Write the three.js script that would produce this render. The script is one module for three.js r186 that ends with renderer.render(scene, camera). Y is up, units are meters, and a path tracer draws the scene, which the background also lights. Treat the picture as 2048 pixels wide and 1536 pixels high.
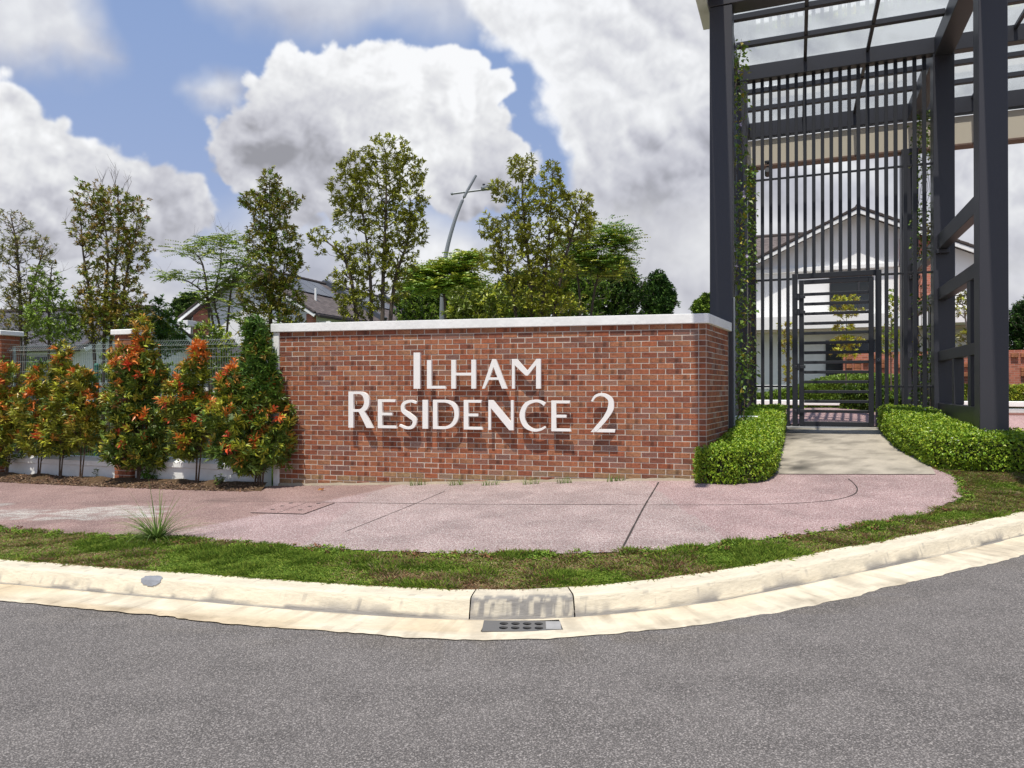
import * as THREE from 'three';
import { mergeGeometries } from 'three/addons/utils/BufferGeometryUtils.js';

// ---------------------------------------------------------------- camera, sky, sun, exposure
const scene = new THREE.Scene();
const F = 1450, HZ = 775, EYE = 1.6;                       // focal length in photo pixels, horizon row, eye height
const camera = new THREE.PerspectiveCamera(2 * Math.atan(768 / F) * 180 / Math.PI, 4 / 3, 0.1, 2000);
camera.position.set(0, EYE, 0);
camera.rotation.x = Math.atan((HZ - 768) / F);
scene.add(camera);

const skyTexture = makeSky(4096, 2048);
scene.background = skyTexture;
scene.environment = skyTexture;

const sun = new THREE.DirectionalLight(new THREE.Color(1, 0.95, 0.86), 4.7);
const SUN = new THREE.Vector3(-0.16, 0.93, 0.335).normalize();
sun.position.copy(SUN).multiplyScalar(60);
sun.castShadow = true;
sun.shadow.mapSize.set(4096, 4096);
Object.assign(sun.shadow.camera, { left: -35, right: 35, top: 45, bottom: -45, near: 1, far: 160 });
scene.add(sun, sun.target);

const renderer = new THREE.WebGLRenderer({ antialias: true });
renderer.setSize(1024, 768);
renderer.toneMapping = THREE.LinearToneMapping;
renderer.toneMappingExposure = 1.0;
renderer.shadowMap.enabled = true;
renderer.shadowMap.type = THREE.PCFSoftShadowMap;

// ---------------------------------------------------------------- noise and helpers
function hash(x, y, z) {
  let h = Math.imul(x, 374761393) ^ Math.imul(y, 668265263) ^ Math.imul(z, 2147483647 ^ 0x5bd1e995);
  h = Math.imul(h ^ (h >>> 13), 1274126177); h ^= h >>> 16;
  return (h >>> 0) / 4294967296;
}
function vnoise(x, y, z) {                                  // 0..1 value noise
  const xi = Math.floor(x), yi = Math.floor(y), zi = Math.floor(z);
  let u = x - xi, v = y - yi, w = z - zi; u = u * u * (3 - 2 * u); v = v * v * (3 - 2 * v); w = w * w * (3 - 2 * w);
  const L = (a, b, t) => a + (b - a) * t;
  return L(L(L(hash(xi, yi, zi), hash(xi + 1, yi, zi), u), L(hash(xi, yi + 1, zi), hash(xi + 1, yi + 1, zi), u), v),
    L(L(hash(xi, yi, zi + 1), hash(xi + 1, yi, zi + 1), u), L(hash(xi, yi + 1, zi + 1), hash(xi + 1, yi + 1, zi + 1), u), v), w);
}
function fbm(x, y, z, n) { let s = 0, a = 0.5, t = 0; for (let i = 0; i < n; i++) { s += a * vnoise(x, y, z); t += a; a *= 0.5; const q = x * 1.62 - y * 1.22 + 7.1; y = x * 1.22 + y * 1.62 + 3.7; x = q; z = z * 2.03 + 1.3; } return s / t; }
function billow(x, y, z, n) { let s = 0, a = 0.5, t = 0; for (let i = 0; i < n; i++) { s += a * (1 - Math.abs(2 * vnoise(x, y, z) - 1)); t += a; a *= 0.52; const q = x * 1.66 - y * 1.24 + 5.2; y = x * 1.24 + y * 1.66 + 1.9; x = q; z = z * 2.07 + 8.3; } return s / t; }
function sstep(a, b, x) { const t = Math.min(1, Math.max(0, (x - a) / (b - a))); return t * t * (3 - 2 * t); }

// The sky: blue air, cumulus banks and soft grey layers, laid out by direction.
function makeSky(W, H) {
  const data = new Float32Array(W * H * 4), D = 180 / Math.PI;
  // outlines of the cloud banks seen to the south, in tangent-plane units (hundredths of a radian-ish), back to front
  const S = (pts) => pts.map(([x, y]) => [(x - 1024) / 1450, (775 - y) / 1450]);
  const banks = [
    { p: S([[-500, -500], [120, -460], [160, -40], [205, 60], [240, 110], [160, 128], [60, 120], [-60, 150], [-500, 130]]), soft: 0.032, amp: 0.075, sc: 9, top: 0.84, low: 0.60, y0: 0.58, y1: 0.42, op: 0.92 },
    { p: S([[430, -50], [560, 5], [640, 22], [700, 30], [760, 10], [900, 40], [960, 20], [930, -300], [430, -300]]), soft: 0.045, amp: 0.10, sc: 8, top: 0.82, low: 0.72, y0: 0.6, y1: 0.5, op: 0.75 },
    { p: S([[940, 40], [990, 105], [1060, 150], [1085, 200], [1130, 245], [1135, 300], [1125, 380], [1200, 640], [1500, 700], [2800, 700], [3000, -600], [960, -600]]), soft: 0.011, amp: 0.05, sc: 11, top: 0.89, low: 0.42, y0: 0.40, y1: 0.17, op: 0.97 },
    { p: S([[-800, 330], [300, 480], [700, 440], [1150, 420], [2100, 480], [2300, 800], [-800, 800]]), soft: 0.05, amp: 0.07, sc: 8, top: 0.70, low: 0.56, y0: 0.2, y1: 0.02, op: 0.82 },
    { p: S([[-300, 560], [60, 530], [200, 500], [330, 560], [420, 590], [560, 610], [760, 560], [860, 470], [960, 480], [1010, 560], [1250, 600], [1500, 800], [-300, 800]]), soft: 0.02, amp: 0.06, sc: 12, top: 0.88, low: 0.70, y0: 0.16, y1: 0.04, op: 0.85 },
    { p: S([[380, 178], [440, 150], [480, 165], [470, 205], [400, 205]]), soft: 0.022, amp: 0.04, sc: 14, top: 0.82, low: 0.72, y0: 0.42, y1: 0.38, op: 0.8 },
    { p: S([[395, 300], [415, 225], [470, 190], [500, 140], [540, 92], [580, 92], [630, 110], [670, 88], [715, 105], [760, 82], [800, 95], [850, 112], [905, 100], [960, 125], [1010, 140], [1040, 185], [1022, 225], [1048, 262], [1090, 300], [1092, 350], [1010, 440], [820, 420], [620, 460], [520, 430], [420, 350]]), soft: 0.0045, amp: 0.062, sc: 13, top: 0.93, low: 0.46, y0: 0.44, y1: 0.23, op: 1 },
    { p: S([[-700, 90], [-300, 60], [-60, 120], [20, 140], [60, 185], [120, 220], [190, 262], [250, 300], [330, 318], [400, 345], [450, 420], [300, 520], [-700, 560]]), soft: 0.0055, amp: 0.05, sc: 13, top: 0.93, low: 0.54, y0: 0.40, y1: 0.12, op: 1 },
  ];
  const sd = (p, x, y) => {
    let d = 1e9, s = 1;
    for (let i = 0, j = p.length - 1; i < p.length; j = i++) {
      const ex = p[j][0] - p[i][0], ey = p[j][1] - p[i][1], wx = x - p[i][0], wy = y - p[i][1];
      const t = Math.min(1, Math.max(0, (wx * ex + wy * ey) / (ex * ex + ey * ey)));
      const bx = wx - ex * t, by = wy - ey * t; d = Math.min(d, bx * bx + by * by);
      if ((p[i][1] > y) !== (p[j][1] > y) && x < ex * (y - p[i][1]) / ey + p[i][0]) s = -s;
    }
    return -s * Math.sqrt(d);
  };
  const below = [0.30, 0.30, 0.29];
  for (let row = 0; row < H; row++) {
    const el = ((row + 0.5) / H - 0.5) * Math.PI, sy = Math.sin(el), cy = Math.cos(el);
    for (let col = 0; col < W; col++) {
      const o = (row * W + col) * 4; data[o + 3] = 1;
      if (el < -0.01) { data[o] = below[0]; data[o + 1] = below[1]; data[o + 2] = below[2]; continue; }
      const th = ((col + 0.5) / W - 0.5) * 2 * Math.PI;     // three's equirect: u = atan(z, x) / 2 pi + 0.5
      const dx = Math.cos(th) * cy, dz = Math.sin(th) * cy, dy = Math.max(sy, 0.001);
      const up = Math.pow(dy, 0.55), haze = Math.exp(-dy * 7);
      let r = 0.40 - 0.22 * up, g = 0.50 - 0.19 * up, b = 0.77 - 0.17 * up;
      r += (0.62 - r) * haze * 0.8; g += (0.66 - g) * haze * 0.8; b += (0.74 - b) * haze * 0.8;
      // everywhere: scattered broken cloud
      const inV = dz < -0.3 ? sstep(1.25, 0.95, Math.abs(dx / dz)) * sstep(0.95, 0.7, dy / -dz) : 0;
      if (inV < 1) {
        const q = 1 / (dy + 0.22), cx = dx * q * 1.6, cz = dz * q * 1.6, n = fbm(cx, cz, 3, 5);
        const a = sstep(0.47, 0.6, n) * 0.95 * (1 - inV), l = 0.86 - 0.34 * sstep(0.5, 0.78, n + 0.25 * (fbm(cx * 2, cz * 2, 9, 3) - 0.5));
        r += (l - r) * a; g += (l * 1.005 - g) * a; b += (l * 1.03 - b) * a;
      }
      if (inV > 0) {
        const X = dx / -dz, Y = dy / -dz;
        for (const k of banks) {
          const wx = 0.02 * (fbm(X * 9, Y * 9, 1, 3) - 0.5), wy = 0.02 * (fbm(X * 9, Y * 9, 5, 3) - 0.5);
          const base = sd(k.p, X + wx, Y + wy);
          if (base < -0.2) continue;
          const bl = 0.6 - billow(X * k.sc, Y * k.sc, k.sc, 6), soft = fbm(X * k.sc * 0.7, Y * k.sc * 0.7, 2, 5) - 0.5;
          const e = base + k.amp * (k.soft < 0.02 ? bl * 1.1 + 0.25 * soft : soft * 1.6);
          let a = sstep(-k.soft, k.soft, e) * k.op * inV;
          if (a <= 0.002) continue;
          // relief of the billows, lit from above and behind the viewer
          const h = (x, y) => 0.6 * fbm(x * k.sc * 0.55 + 9, y * k.sc * 0.55, 4, 3) + 0.5 * (1 - billow(x * k.sc * 0.9, y * k.sc * 0.9, 7, 5));
          const gy = (h(X - 0.004, Y - 0.007) - h(X + 0.004, Y + 0.007)) * 1.25;
          const down = sstep(k.y0, k.y1, Y + 0.26 * (fbm(X * 7, Y * 7, 6, 4) - 0.5));
          let l = k.top + (k.low - k.top) * down + 1.25 * gy * (k.soft < 0.012 ? 1 : 0.7) + 0.42 * (fbm(X * 6, Y * 8, 8, 5) - 0.5);
          if (k.soft < 0.02) l += 0.10 * sstep(0.035, 0.0, e) * (1 - down);
          l = Math.min(1.0, Math.max(0.34, l));
          r += (l * 0.99 - r) * a; g += (l - g) * a; b += (l * (1.11 - 0.09 * sstep(0.5, 0.92, l)) - b) * a;
        }
      }
      const m = 0.96;
      data[o] = r * m; data[o + 1] = g * m; data[o + 2] = b * m;
    }
  }
  const t = new THREE.DataTexture(data, W, H, THREE.RGBAFormat, THREE.FloatType);
  t.mapping = THREE.EquirectangularReflectionMapping; t.minFilter = t.magFilter = THREE.LinearFilter; t.needsUpdate = true;
  return t;
}

let seed = 12345;
function rnd() { seed = (seed + 0x6d2b79f5) | 0; let t = Math.imul(seed ^ (seed >>> 15), 1 | seed); t = (t + Math.imul(t ^ (t >>> 7), 61 | t)) ^ t; return ((t ^ (t >>> 14)) >>> 0) / 4294967296; }
const rr = (a, b) => a + (b - a) * rnd();
const V = (x, y, z) => new THREE.Vector3(x, y, z);
const at = (px, py, depth) => V((px - 1024) / F * depth, EYE + (HZ - py) / F * depth, -depth);   // a point by bearing, elevation and distance
const lin = (r, g, b) => new THREE.Color().setRGB(r, g, b);
const taken = {};
function numbered(n) { const k = taken[n] = (taken[n] ?? -1) + 1; return k ? n + '_' + String(k).padStart(3, '0') : n; }
function shade(o) { o.castShadow = o.receiveShadow = true; return o; }
function tag(o, label, category, group, kind) { Object.assign(o.userData, { label, category }); if (group) o.userData.group = group; if (kind) o.userData.kind = kind; return o; }
function thing(name, label, category, pos = [0, 0, 0], turn = 0, group) {
  const o = new THREE.Group(); o.name = numbered(name); o.position.set(...pos); o.rotation.y = turn; scene.add(o);
  return tag(o, label, category, group);
}
function part(parent, name, geo, m, label) { const o = shade(new THREE.Mesh(geo, m)); o.name = name; parent.add(o); if (label) o.userData.label = label; return o; }
function single(name, geo, m, label, category, group, pos) { const o = shade(new THREE.Mesh(geo, m)); o.name = numbered(name); if (pos) o.position.set(...pos); scene.add(o); return tag(o, label, category, group); }
function structure(name, geo, m) { const o = shade(new THREE.Mesh(geo, m)); o.name = numbered(name); o.userData.kind = 'structure'; scene.add(o); return o; }

// a box with chamfered edges, uv in metres
function box(w, h, d, x = 0, y = 0, z = 0, c = 0.004) {
  c = Math.min(c, w * 0.3, h * 0.3, d * 0.3);
  const P = [], U = [], hw = w / 2, hh = h / 2, hd = d / 2, S = [hw, hh, hd];
  const quad = (a, b, cc, dd) => { for (const p of [a, b, cc, a, cc, dd]) P.push(p); };
  const pt = (ax, s, iu, iv, su, sv) => { const p = [0, 0, 0]; p[ax] = s * S[ax]; p[iu] = su * (S[iu] - c); p[iv] = sv * (S[iv] - c); return p; };
  for (let ax = 0; ax < 3; ax++) for (const s of [1, -1]) {
    const iu = (ax + 1) % 3, iv = (ax + 2) % 3, k = [[-1, -1], [1, -1], [1, 1], [-1, 1]].map(([a, b]) => pt(ax, s, iu, iv, a, b));
    s > 0 ? quad(...k) : quad(k[0], k[3], k[2], k[1]);
  }
  for (let ax = 0; ax < 3; ax++) {
    const iu = (ax + 1) % 3, iv = (ax + 2) % 3;
    for (const su of [1, -1]) for (const sv of [1, -1]) {
      const e = (t, onU) => { const p = [0, 0, 0]; p[ax] = t * (S[ax] - c); p[iu] = su * (onU ? S[iu] : S[iu] - c); p[iv] = sv * (onU ? S[iv] - c : S[iv]); return p; };
      const q = [e(-1, 1), e(1, 1), e(1, 0), e(-1, 0)]; su * sv < 0 ? quad(...q) : quad(q[0], q[3], q[2], q[1]);
    }
  }
  for (const sx of [1, -1]) for (const sy of [1, -1]) for (const sz of [1, -1]) {
    const a = [sx * hw, sy * (hh - c), sz * (hd - c)], b = [sx * (hw - c), sy * hh, sz * (hd - c)], e = [sx * (hw - c), sy * (hh - c), sz * hd];
    sx * sy * sz > 0 ? P.push(a, b, e) : P.push(a, e, b);
  }
  return soup(P, x, y, z);
}
function soup(P, x = 0, y = 0, z = 0) {                      // triangles to a geometry with flat normals and box-projected uv in metres
  const n = P.length, pos = new Float32Array(n * 3), nor = new Float32Array(n * 3), uv = new Float32Array(n * 2);
  for (let i = 0; i < n; i += 3) {
    const [a, b, c] = [P[i], P[i + 1], P[i + 2]], ux = b[0] - a[0], uy = b[1] - a[1], uz = b[2] - a[2], vx = c[0] - a[0], vy = c[1] - a[1], vz = c[2] - a[2];
    let nx = uy * vz - uz * vy, ny = uz * vx - ux * vz, nz = ux * vy - uy * vx; const l = Math.hypot(nx, ny, nz) || 1; nx /= l; ny /= l; nz /= l;
    const ax = Math.abs(nx), ay = Math.abs(ny), az = Math.abs(nz);
    [a, b, c].forEach((p, k) => {
      const j = i + k; pos[j * 3] = p[0] + x; pos[j * 3 + 1] = p[1] + y; pos[j * 3 + 2] = p[2] + z; nor[j * 3] = nx; nor[j * 3 + 1] = ny; nor[j * 3 + 2] = nz;
      const q = [p[0] + x, p[1] + y, p[2] + z];
      if (ay >= ax && ay >= az) { uv[j * 2] = q[0]; uv[j * 2 + 1] = q[2]; } else if (ax > az) { uv[j * 2] = q[2]; uv[j * 2 + 1] = q[1]; } else { uv[j * 2] = q[0]; uv[j * 2 + 1] = q[1]; }
    });
  }
  const g = new THREE.BufferGeometry();
  g.setAttribute('position', new THREE.BufferAttribute(pos, 3)); g.setAttribute('normal', new THREE.BufferAttribute(nor, 3)); g.setAttribute('uv', new THREE.BufferAttribute(uv, 2));
  return g;
}
// a square bar between two points (w across, h up)
function bar(a, b, w, h = w, c = 0.004) {
  const d = b.clone().sub(a), L = d.length(); d.normalize();
  const up = Math.abs(d.y) > 0.95 ? V(0, 0, 1) : V(0, 1, 0), s = new THREE.Vector3().crossVectors(up, d).normalize(), u = new THREE.Vector3().crossVectors(d, s);
  const m = new THREE.Matrix4().makeBasis(s, u, d).setPosition(a.clone().add(b).multiplyScalar(0.5));
  return box(w, h, L, 0, 0, 0, c).applyMatrix4(m);
}
// tapered tube along points with radii
function tubeP(P, pts, rad, sides = 5) {
  let prev = null;
  for (let i = 0; i < pts.length; i++) {
    const d = (pts[Math.min(i + 1, pts.length - 1)].clone().sub(pts[Math.max(i - 1, 0)])).normalize();
    const s = new THREE.Vector3().crossVectors(Math.abs(d.y) > 0.9 ? V(1, 0, 0) : V(0, 1, 0), d).normalize(), u = new THREE.Vector3().crossVectors(d, s), ring = [];
    for (let k = 0; k < sides; k++) { const a = k / sides * 6.2832; ring.push(pts[i].clone().addScaledVector(s, Math.cos(a) * rad[i]).addScaledVector(u, Math.sin(a) * rad[i]).toArray()); }
    if (prev) for (let k = 0; k < sides; k++) { const j = (k + 1) % sides; P.push(prev[k], prev[j], ring[j], prev[k], ring[j], ring[k]); }
    prev = ring;
  }
  return P;
}
// tileable textures
function texture(size, fn, srgb = true, repeat = 1) {
  const d = new Uint8Array(size * size * 4);
  for (let y = 0; y < size; y++) for (let x = 0; x < size; x++) {
    const c = fn(x, y), o = (y * size + x) * 4;
    for (let k = 0; k < 3; k++) { const v = Math.min(1, Math.max(0, Array.isArray(c) ? c[k] : c)); d[o + k] = 255 * (srgb ? (v <= 0.0031308 ? v * 12.92 : 1.055 * Math.pow(v, 1 / 2.4) - 0.055) : v); }
    d[o + 3] = 255;
  }
  const t = new THREE.DataTexture(d, size, size); t.wrapS = t.wrapT = THREE.RepeatWrapping; t.magFilter = THREE.LinearFilter; t.minFilter = THREE.LinearMipmapLinearFilter; t.generateMipmaps = true;
  if (srgb) t.colorSpace = THREE.SRGBColorSpace; t.repeat.set(repeat, repeat); t.needsUpdate = true; return t;
}
// periodic value noise on a texture of n cells
function pn(x, y, size, cells, sd0) {
  const u = x / size * cells, v = y / size * cells, xi = Math.floor(u), yi = Math.floor(v); let a = u - xi, b = v - yi; a = a * a * (3 - 2 * a); b = b * b * (3 - 2 * b);
  const h = (i, j) => hash((i % cells + cells) % cells, (j % cells + cells) % cells, sd0);
  const t0 = h(xi, yi) + (h(xi + 1, yi) - h(xi, yi)) * a, t1 = h(xi, yi + 1) + (h(xi + 1, yi + 1) - h(xi, yi + 1)) * a; return t0 + (t1 - t0) * b;
}
const pf = (x, y, s, c, n, k) => { let v = 0, a = 0.5, t = 0; for (let i = 0; i < n; i++) { v += a * pn(x, y, s, c, k + i); t += a; a *= 0.5; c *= 2; } return v / t; };
// pebble field: nearest stone of a jittered periodic grid -> [distance, random]
function pebbles(x, y, size, cells, k) {
  const u = x / size * cells, v = y / size * cells, xi = Math.floor(u), yi = Math.floor(v); let bd = 9, br = 0;
  for (let j = -1; j < 2; j++) for (let i = -1; i < 2; i++) {
    const ci = ((xi + i) % cells + cells) % cells, cj = ((yi + j) % cells + cells) % cells;
    const d = Math.hypot(xi + i + hash(ci, cj, k) - u, yi + j + hash(ci, cj, k + 9) - v); if (d < bd) { bd = d; br = hash(ci, cj, k + 21); }
  }
  return [bd, br];
}

// ---------------------------------------------------------------- materials
const asphaltTex = texture(1024, (x, y) => { const [d, r] = pebbles(x, y, 1024, 230, 3), [d2, r2] = pebbles(x, y, 1024, 120, 5); const n = pf(x, y, 1024, 8, 4, 11); let v = 0.10 + 0.045 * n + (d < 0.46 ? (r - 0.33) * 0.18 : -0.042) + (d2 < 0.33 && r2 > 0.62 ? 0.14 * r2 : 0); v += (hash(x, y, 77) - 0.5) * 0.05; return [v * 1.17, v * 1.06, v * 0.99]; }, true, 1 / 1.7);
const asphaltBump = texture(1024, (x, y) => { const [d, r] = pebbles(x, y, 1024, 230, 3); return Math.max(0, 0.9 - d * 1.2) * (0.4 + 0.6 * r); }, false, 1 / 1.7);
const M = {};
const std = (name, o) => { M[name] = new THREE.MeshStandardMaterial(o); M[name].name = name; return M[name]; };
std('asphalt', { map: asphaltTex, bumpMap: asphaltBump, bumpScale: 0.006, roughness: 0.92, vertexColors: true });
const pebTex = texture(1024, (x, y) => { const [d, r] = pebbles(x, y, 1024, 150, 31), [d2, r2] = pebbles(x, y, 1024, 77, 37), n = pf(x, y, 1024, 6, 4, 41); let c = [0.30, 0.185, 0.175]; if (d < 0.45) { const k = r > 0.72 ? 1.75 : r > 0.45 ? 1.15 : r > 0.2 ? 0.9 : 0.55; c = [0.36 * k, 0.255 * k * (r > 0.72 ? 1.13 : 1), 0.245 * k * (r > 0.72 ? 1.13 : 1)]; } if (d2 < 0.25 && r2 > 0.8) c = [0.6, 0.52, 0.48]; const m = 0.82 + 0.36 * n; return c.map((v) => v * m); }, true, 1 / 1.5);
const pebBump = texture(1024, (x, y) => { const [d, r] = pebbles(x, y, 1024, 150, 31); return Math.max(0, 1 - d * 1.4) * (0.5 + 0.5 * r); }, false, 1 / 1.5);
std('pebble', { map: pebTex, bumpMap: pebBump, bumpScale: 0.004, roughness: 0.85, vertexColors: true });
const concTex = texture(512, (x, y) => { const n = pf(x, y, 512, 5, 6, 61), m = pf(x, y, 512, 40, 3, 71); const v = 0.72 + 0.4 * n + 0.16 * (m - 0.5) + (hash(x, y, 3) - 0.5) * 0.12; return [v * 0.8, v * 0.8, v * 0.8]; }, true, 1 / 1.2);
const concBump = texture(512, (x, y) => pf(x, y, 512, 24, 4, 65), false, 1 / 1.2);
std('path_concrete', { color: lin(0.57, 0.51, 0.42), map: concTex, bumpMap: concBump, bumpScale: 0.006, roughness: 0.9, vertexColors: true });
std('kerb_paint', { color: lin(0.94, 0.83, 0.63), map: concTex, bumpMap: concBump, bumpScale: 0.004, roughness: 0.85, vertexColors: true });
const whiteTex = texture(512, (x, y) => { const n = pf(x, y, 512, 5, 6, 161), m = pf(x, y, 512, 40, 3, 171); const v = 0.8 + 0.16 * n + 0.06 * (m - 0.5); return [v, v, v * 0.985]; }, true, 1 / 1.2);
std('white_paint', { color: lin(0.97, 0.97, 0.95), map: whiteTex, bumpMap: concBump, bumpScale: 0.003, roughness: 0.8 });
std('house_white', { color: lin(0.8, 0.8, 0.79), roughness: 0.85, map: null });
std('mortar', { color: lin(0.76, 0.66, 0.56), map: concTex, bumpMap: concBump, bumpScale: 0.004, roughness: 0.95 });
std('joint', { color: lin(0.05, 0.04, 0.035), roughness: 1 });
std('steel', { color: lin(0.040, 0.039, 0.046), roughness: 0.42, metalness: 0.0, bumpMap: concBump, bumpScale: 0.0006 });
std('steel_dark', { color: lin(0.030, 0.030, 0.035), roughness: 0.45 });
std('steel_gate', { color: lin(0.021, 0.021, 0.025), roughness: 0.5, bumpMap: concBump, bumpScale: 0.0006 });
std('letter', { color: lin(0.86, 0.84, 0.80), roughness: 0.4, metalness: 0.0 });
std('galvanised', { color: lin(0.24, 0.26, 0.28), roughness: 0.5, metalness: 0.2 });
std('wire', { color: lin(0.36, 0.42, 0.39), roughness: 0.5, metalness: 0.2 });
std('green_post', { color: lin(0.02, 0.13, 0.09), roughness: 0.5 });
std('iron', { color: lin(0.13, 0.125, 0.12), roughness: 0.8, bumpMap: concBump, bumpScale: 0.004 });
std('bark', { color: lin(0.11, 0.085, 0.065), roughness: 0.95 });
std('bark_pale', { color: lin(0.3, 0.27, 0.23), roughness: 0.95 });
std('twig', { color: lin(0.09, 0.06, 0.04), roughness: 0.95 });
std('pit_concrete', { color: lin(0.30, 0.28, 0.25), roughness: 1 });
std('dark_glass', { color: lin(0.03, 0.035, 0.04), roughness: 0.08, metalness: 0 });
std('beige', { color: lin(0.62, 0.54, 0.42), roughness: 0.8 });
std('solar', { color: lin(0.02, 0.03, 0.055), roughness: 0.25 });
std('brown_trim', { color: lin(0.18, 0.11, 0.08), roughness: 0.7 });
M.leaf = new THREE.MeshPhysicalMaterial({ vertexColors: true, roughness: 0.4, side: THREE.DoubleSide, transmission: 0.2, thickness: 0, specularIntensity: 0.7 }); M.leaf.name = 'leaf';
M.leaf_matte = new THREE.MeshPhysicalMaterial({ vertexColors: true, roughness: 0.75, side: THREE.DoubleSide, transmission: 0.2, thickness: 0, specularIntensity: 0.3 });
M.pane = new THREE.MeshPhysicalMaterial({ color: lin(0.92, 0.94, 0.95), transmission: 1, thickness: 0, roughness: 0.02, ior: 1.5 });

// ---------------------------------------------------------------- the lie of the land
const roadY = (x) => 0.24 * Math.tanh(x / 8);
const gutterPts = [[-26, 13.4], [-14, 9.6], [-9, 7.9], [-4.49, 6.33], [-2.73, 5.73], [-1.16, 5.2], [-0.32, 4.99], [0.43, 4.97], [1.38, 5.2], [2.1, 5.52], [2.8, 5.88], [3.75, 6.38], [4.92, 7.06], [6.5, 8.1], [8.1, 9.5], [9.3, 11.6], [9.9, 14.5], [10.1, 20], [10.1, 45]];
const NG = 8000;
const gutter = new THREE.CatmullRomCurve3(gutterPts.map(([x, z]) => V(x, 0, -z)), false, 'centripetal').getSpacedPoints(NG);
const gN = gutter.map((p, i) => { const t = gutter[Math.min(i + 1, NG)].clone().sub(gutter[Math.max(i - 1, 0)]).normalize(); return V(t.z, 0, -t.x); });   // away from the road
function kerbDist(x, z) { let b = 1e9, k = 0; for (let i = 0; i <= NG; i += 12) { const dx = x - gutter[i].x, dz = z - gutter[i].z, d = dx * dx + dz * dz; if (d < b) { b = d; k = i; } } return (x - gutter[k].x) * gN[k].x + (z - gutter[k].z) * gN[k].z; }
const ctrl = [[2.63, 9.81, 0.33], [-0.5, 10.6, 0.19], [-3.75, 11.42, 0.05], [-6.6, 12.4, 0.0], [-9.5, 13.4, -0.02], [-16, 15.6, -0.05], [3.51, 10.06, 0.385], [5.52, 9.57, 0.445], [6.23, 13.94, 0.8], [5.2, 14.3, 0.8], [7.5, 13.4, 0.79], [4.4, 12, 0.58], [6.0, 11.7, 0.62], [3.0, 11.6, 0.5],
  [6.8, 9.4, 0.46], [8.5, 10, 0.5], [9, 17, 0.9], [8, 19, 0.92], [12, 27, 1.0], [18, 26, 1.0], [20, 40, 1.1], [2, 16, 0.5], [-3, 15, 0.2], [-9, 17, 0.15], [-2, 24, 0.8], [-12, 24, 0.7], [-4, 36, 1.4], [-20, 34, 1.2], [-40, 30, 0.8], [-30, 70, 1.5], [10, 60, 1.3], [60, 60, 1.3], [40, 20, 0.9], [-70, 20, 0.3], [0, 110, 1.5], [-90, 110, 1.5], [90, 110, 1.5]];
for (let i = 686; i < 6857; i += 297) { const x = gutter[i].x + gN[i].x * 0.3, z = gutter[i].z + gN[i].z * 0.3; ctrl.push([x, -z, roadY(x) + 0.15]); }
const Hsolve = (() => {
  const n = ctrl.length, N = n + 3, phi = (r2) => Math.sqrt(r2 + 0.5), A = Array.from({ length: N }, () => new Float64Array(N + 1));
  for (let i = 0; i < n; i++) { for (let j = 0; j < n; j++) A[i][j] = phi((ctrl[i][0] - ctrl[j][0]) ** 2 + (ctrl[i][1] - ctrl[j][1]) ** 2) + (i === j ? -0.02 : 0); A[i][n] = A[n][i] = 1; A[i][n + 1] = A[n + 1][i] = ctrl[i][0]; A[i][n + 2] = A[n + 2][i] = ctrl[i][1]; A[i][N] = ctrl[i][2]; }
  for (let c = 0; c < N; c++) { let p = c; for (let r = c + 1; r < N; r++) if (Math.abs(A[r][c]) > Math.abs(A[p][c])) p = r; [A[c], A[p]] = [A[p], A[c]]; for (let r = 0; r < N; r++) if (r !== c) { const f = A[r][c] / A[c][c]; if (f) for (let k = c; k <= N; k++) A[r][k] -= f * A[c][k]; } }
  const w = A.map((r, i) => r[N] / r[i]);
  return (x, d) => { let s = w[n] + w[n + 1] * x + w[n + 2] * d; for (let i = 0; i < n; i++) s += w[i] * phi((x - ctrl[i][0]) ** 2 + (d - ctrl[i][1]) ** 2); return s; };
})();
const Hraw = (x, z) => { const d = -z, far = sstep(90, 140, Math.hypot(x, d)); return (far < 1 ? Hsolve(x, d) : 0) * (1 - far) + 1.4 * far; };
const Hh = (x, z) => Hraw(x, z);
function sheet(xs, zs, yOf, colOf, keep) {
  const P = [], U = [], C = [], I = [], nx = xs.length, g = new THREE.BufferGeometry();
  for (const z of zs) for (const x of xs) { P.push(x, yOf(x, z), z); U.push(x, -z); const c = colOf ? colOf(x, z) : [1, 1, 1]; C.push(...c); }
  for (let j = 0; j + 1 < zs.length; j++) for (let i = 0; i + 1 < nx; i++) { if (keep && !keep((xs[i] + xs[i + 1]) / 2, (zs[j] + zs[j + 1]) / 2)) continue; const a = j * nx + i; I.push(a, a + 1, a + nx + 1, a, a + nx + 1, a + nx); }
  g.setAttribute('position', new THREE.Float32BufferAttribute(P, 3)); g.setAttribute('uv', new THREE.Float32BufferAttribute(U, 2)); g.setAttribute('color', new THREE.Float32BufferAttribute(C, 3)); g.setIndex(I); g.computeVertexNormals(); return g;
}
const range = (a, b, s) => { const o = []; const n = Math.max(1, Math.round(Math.abs(b - a) / s)); for (let i = 0; i <= n; i++) o.push(a + (b - a) * i / n); return o; };
const inside = (poly, x, z) => { let s = false; for (let i = 0, j = poly.length - 1; i < poly.length; j = i++) { const [xi, zi] = poly[i], [xj, zj] = poly[j]; if ((zi > z) !== (zj > z) && x < (xj - xi) * (z - zi) / (zj - zi) + xi) s = !s; } return s; };

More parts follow.
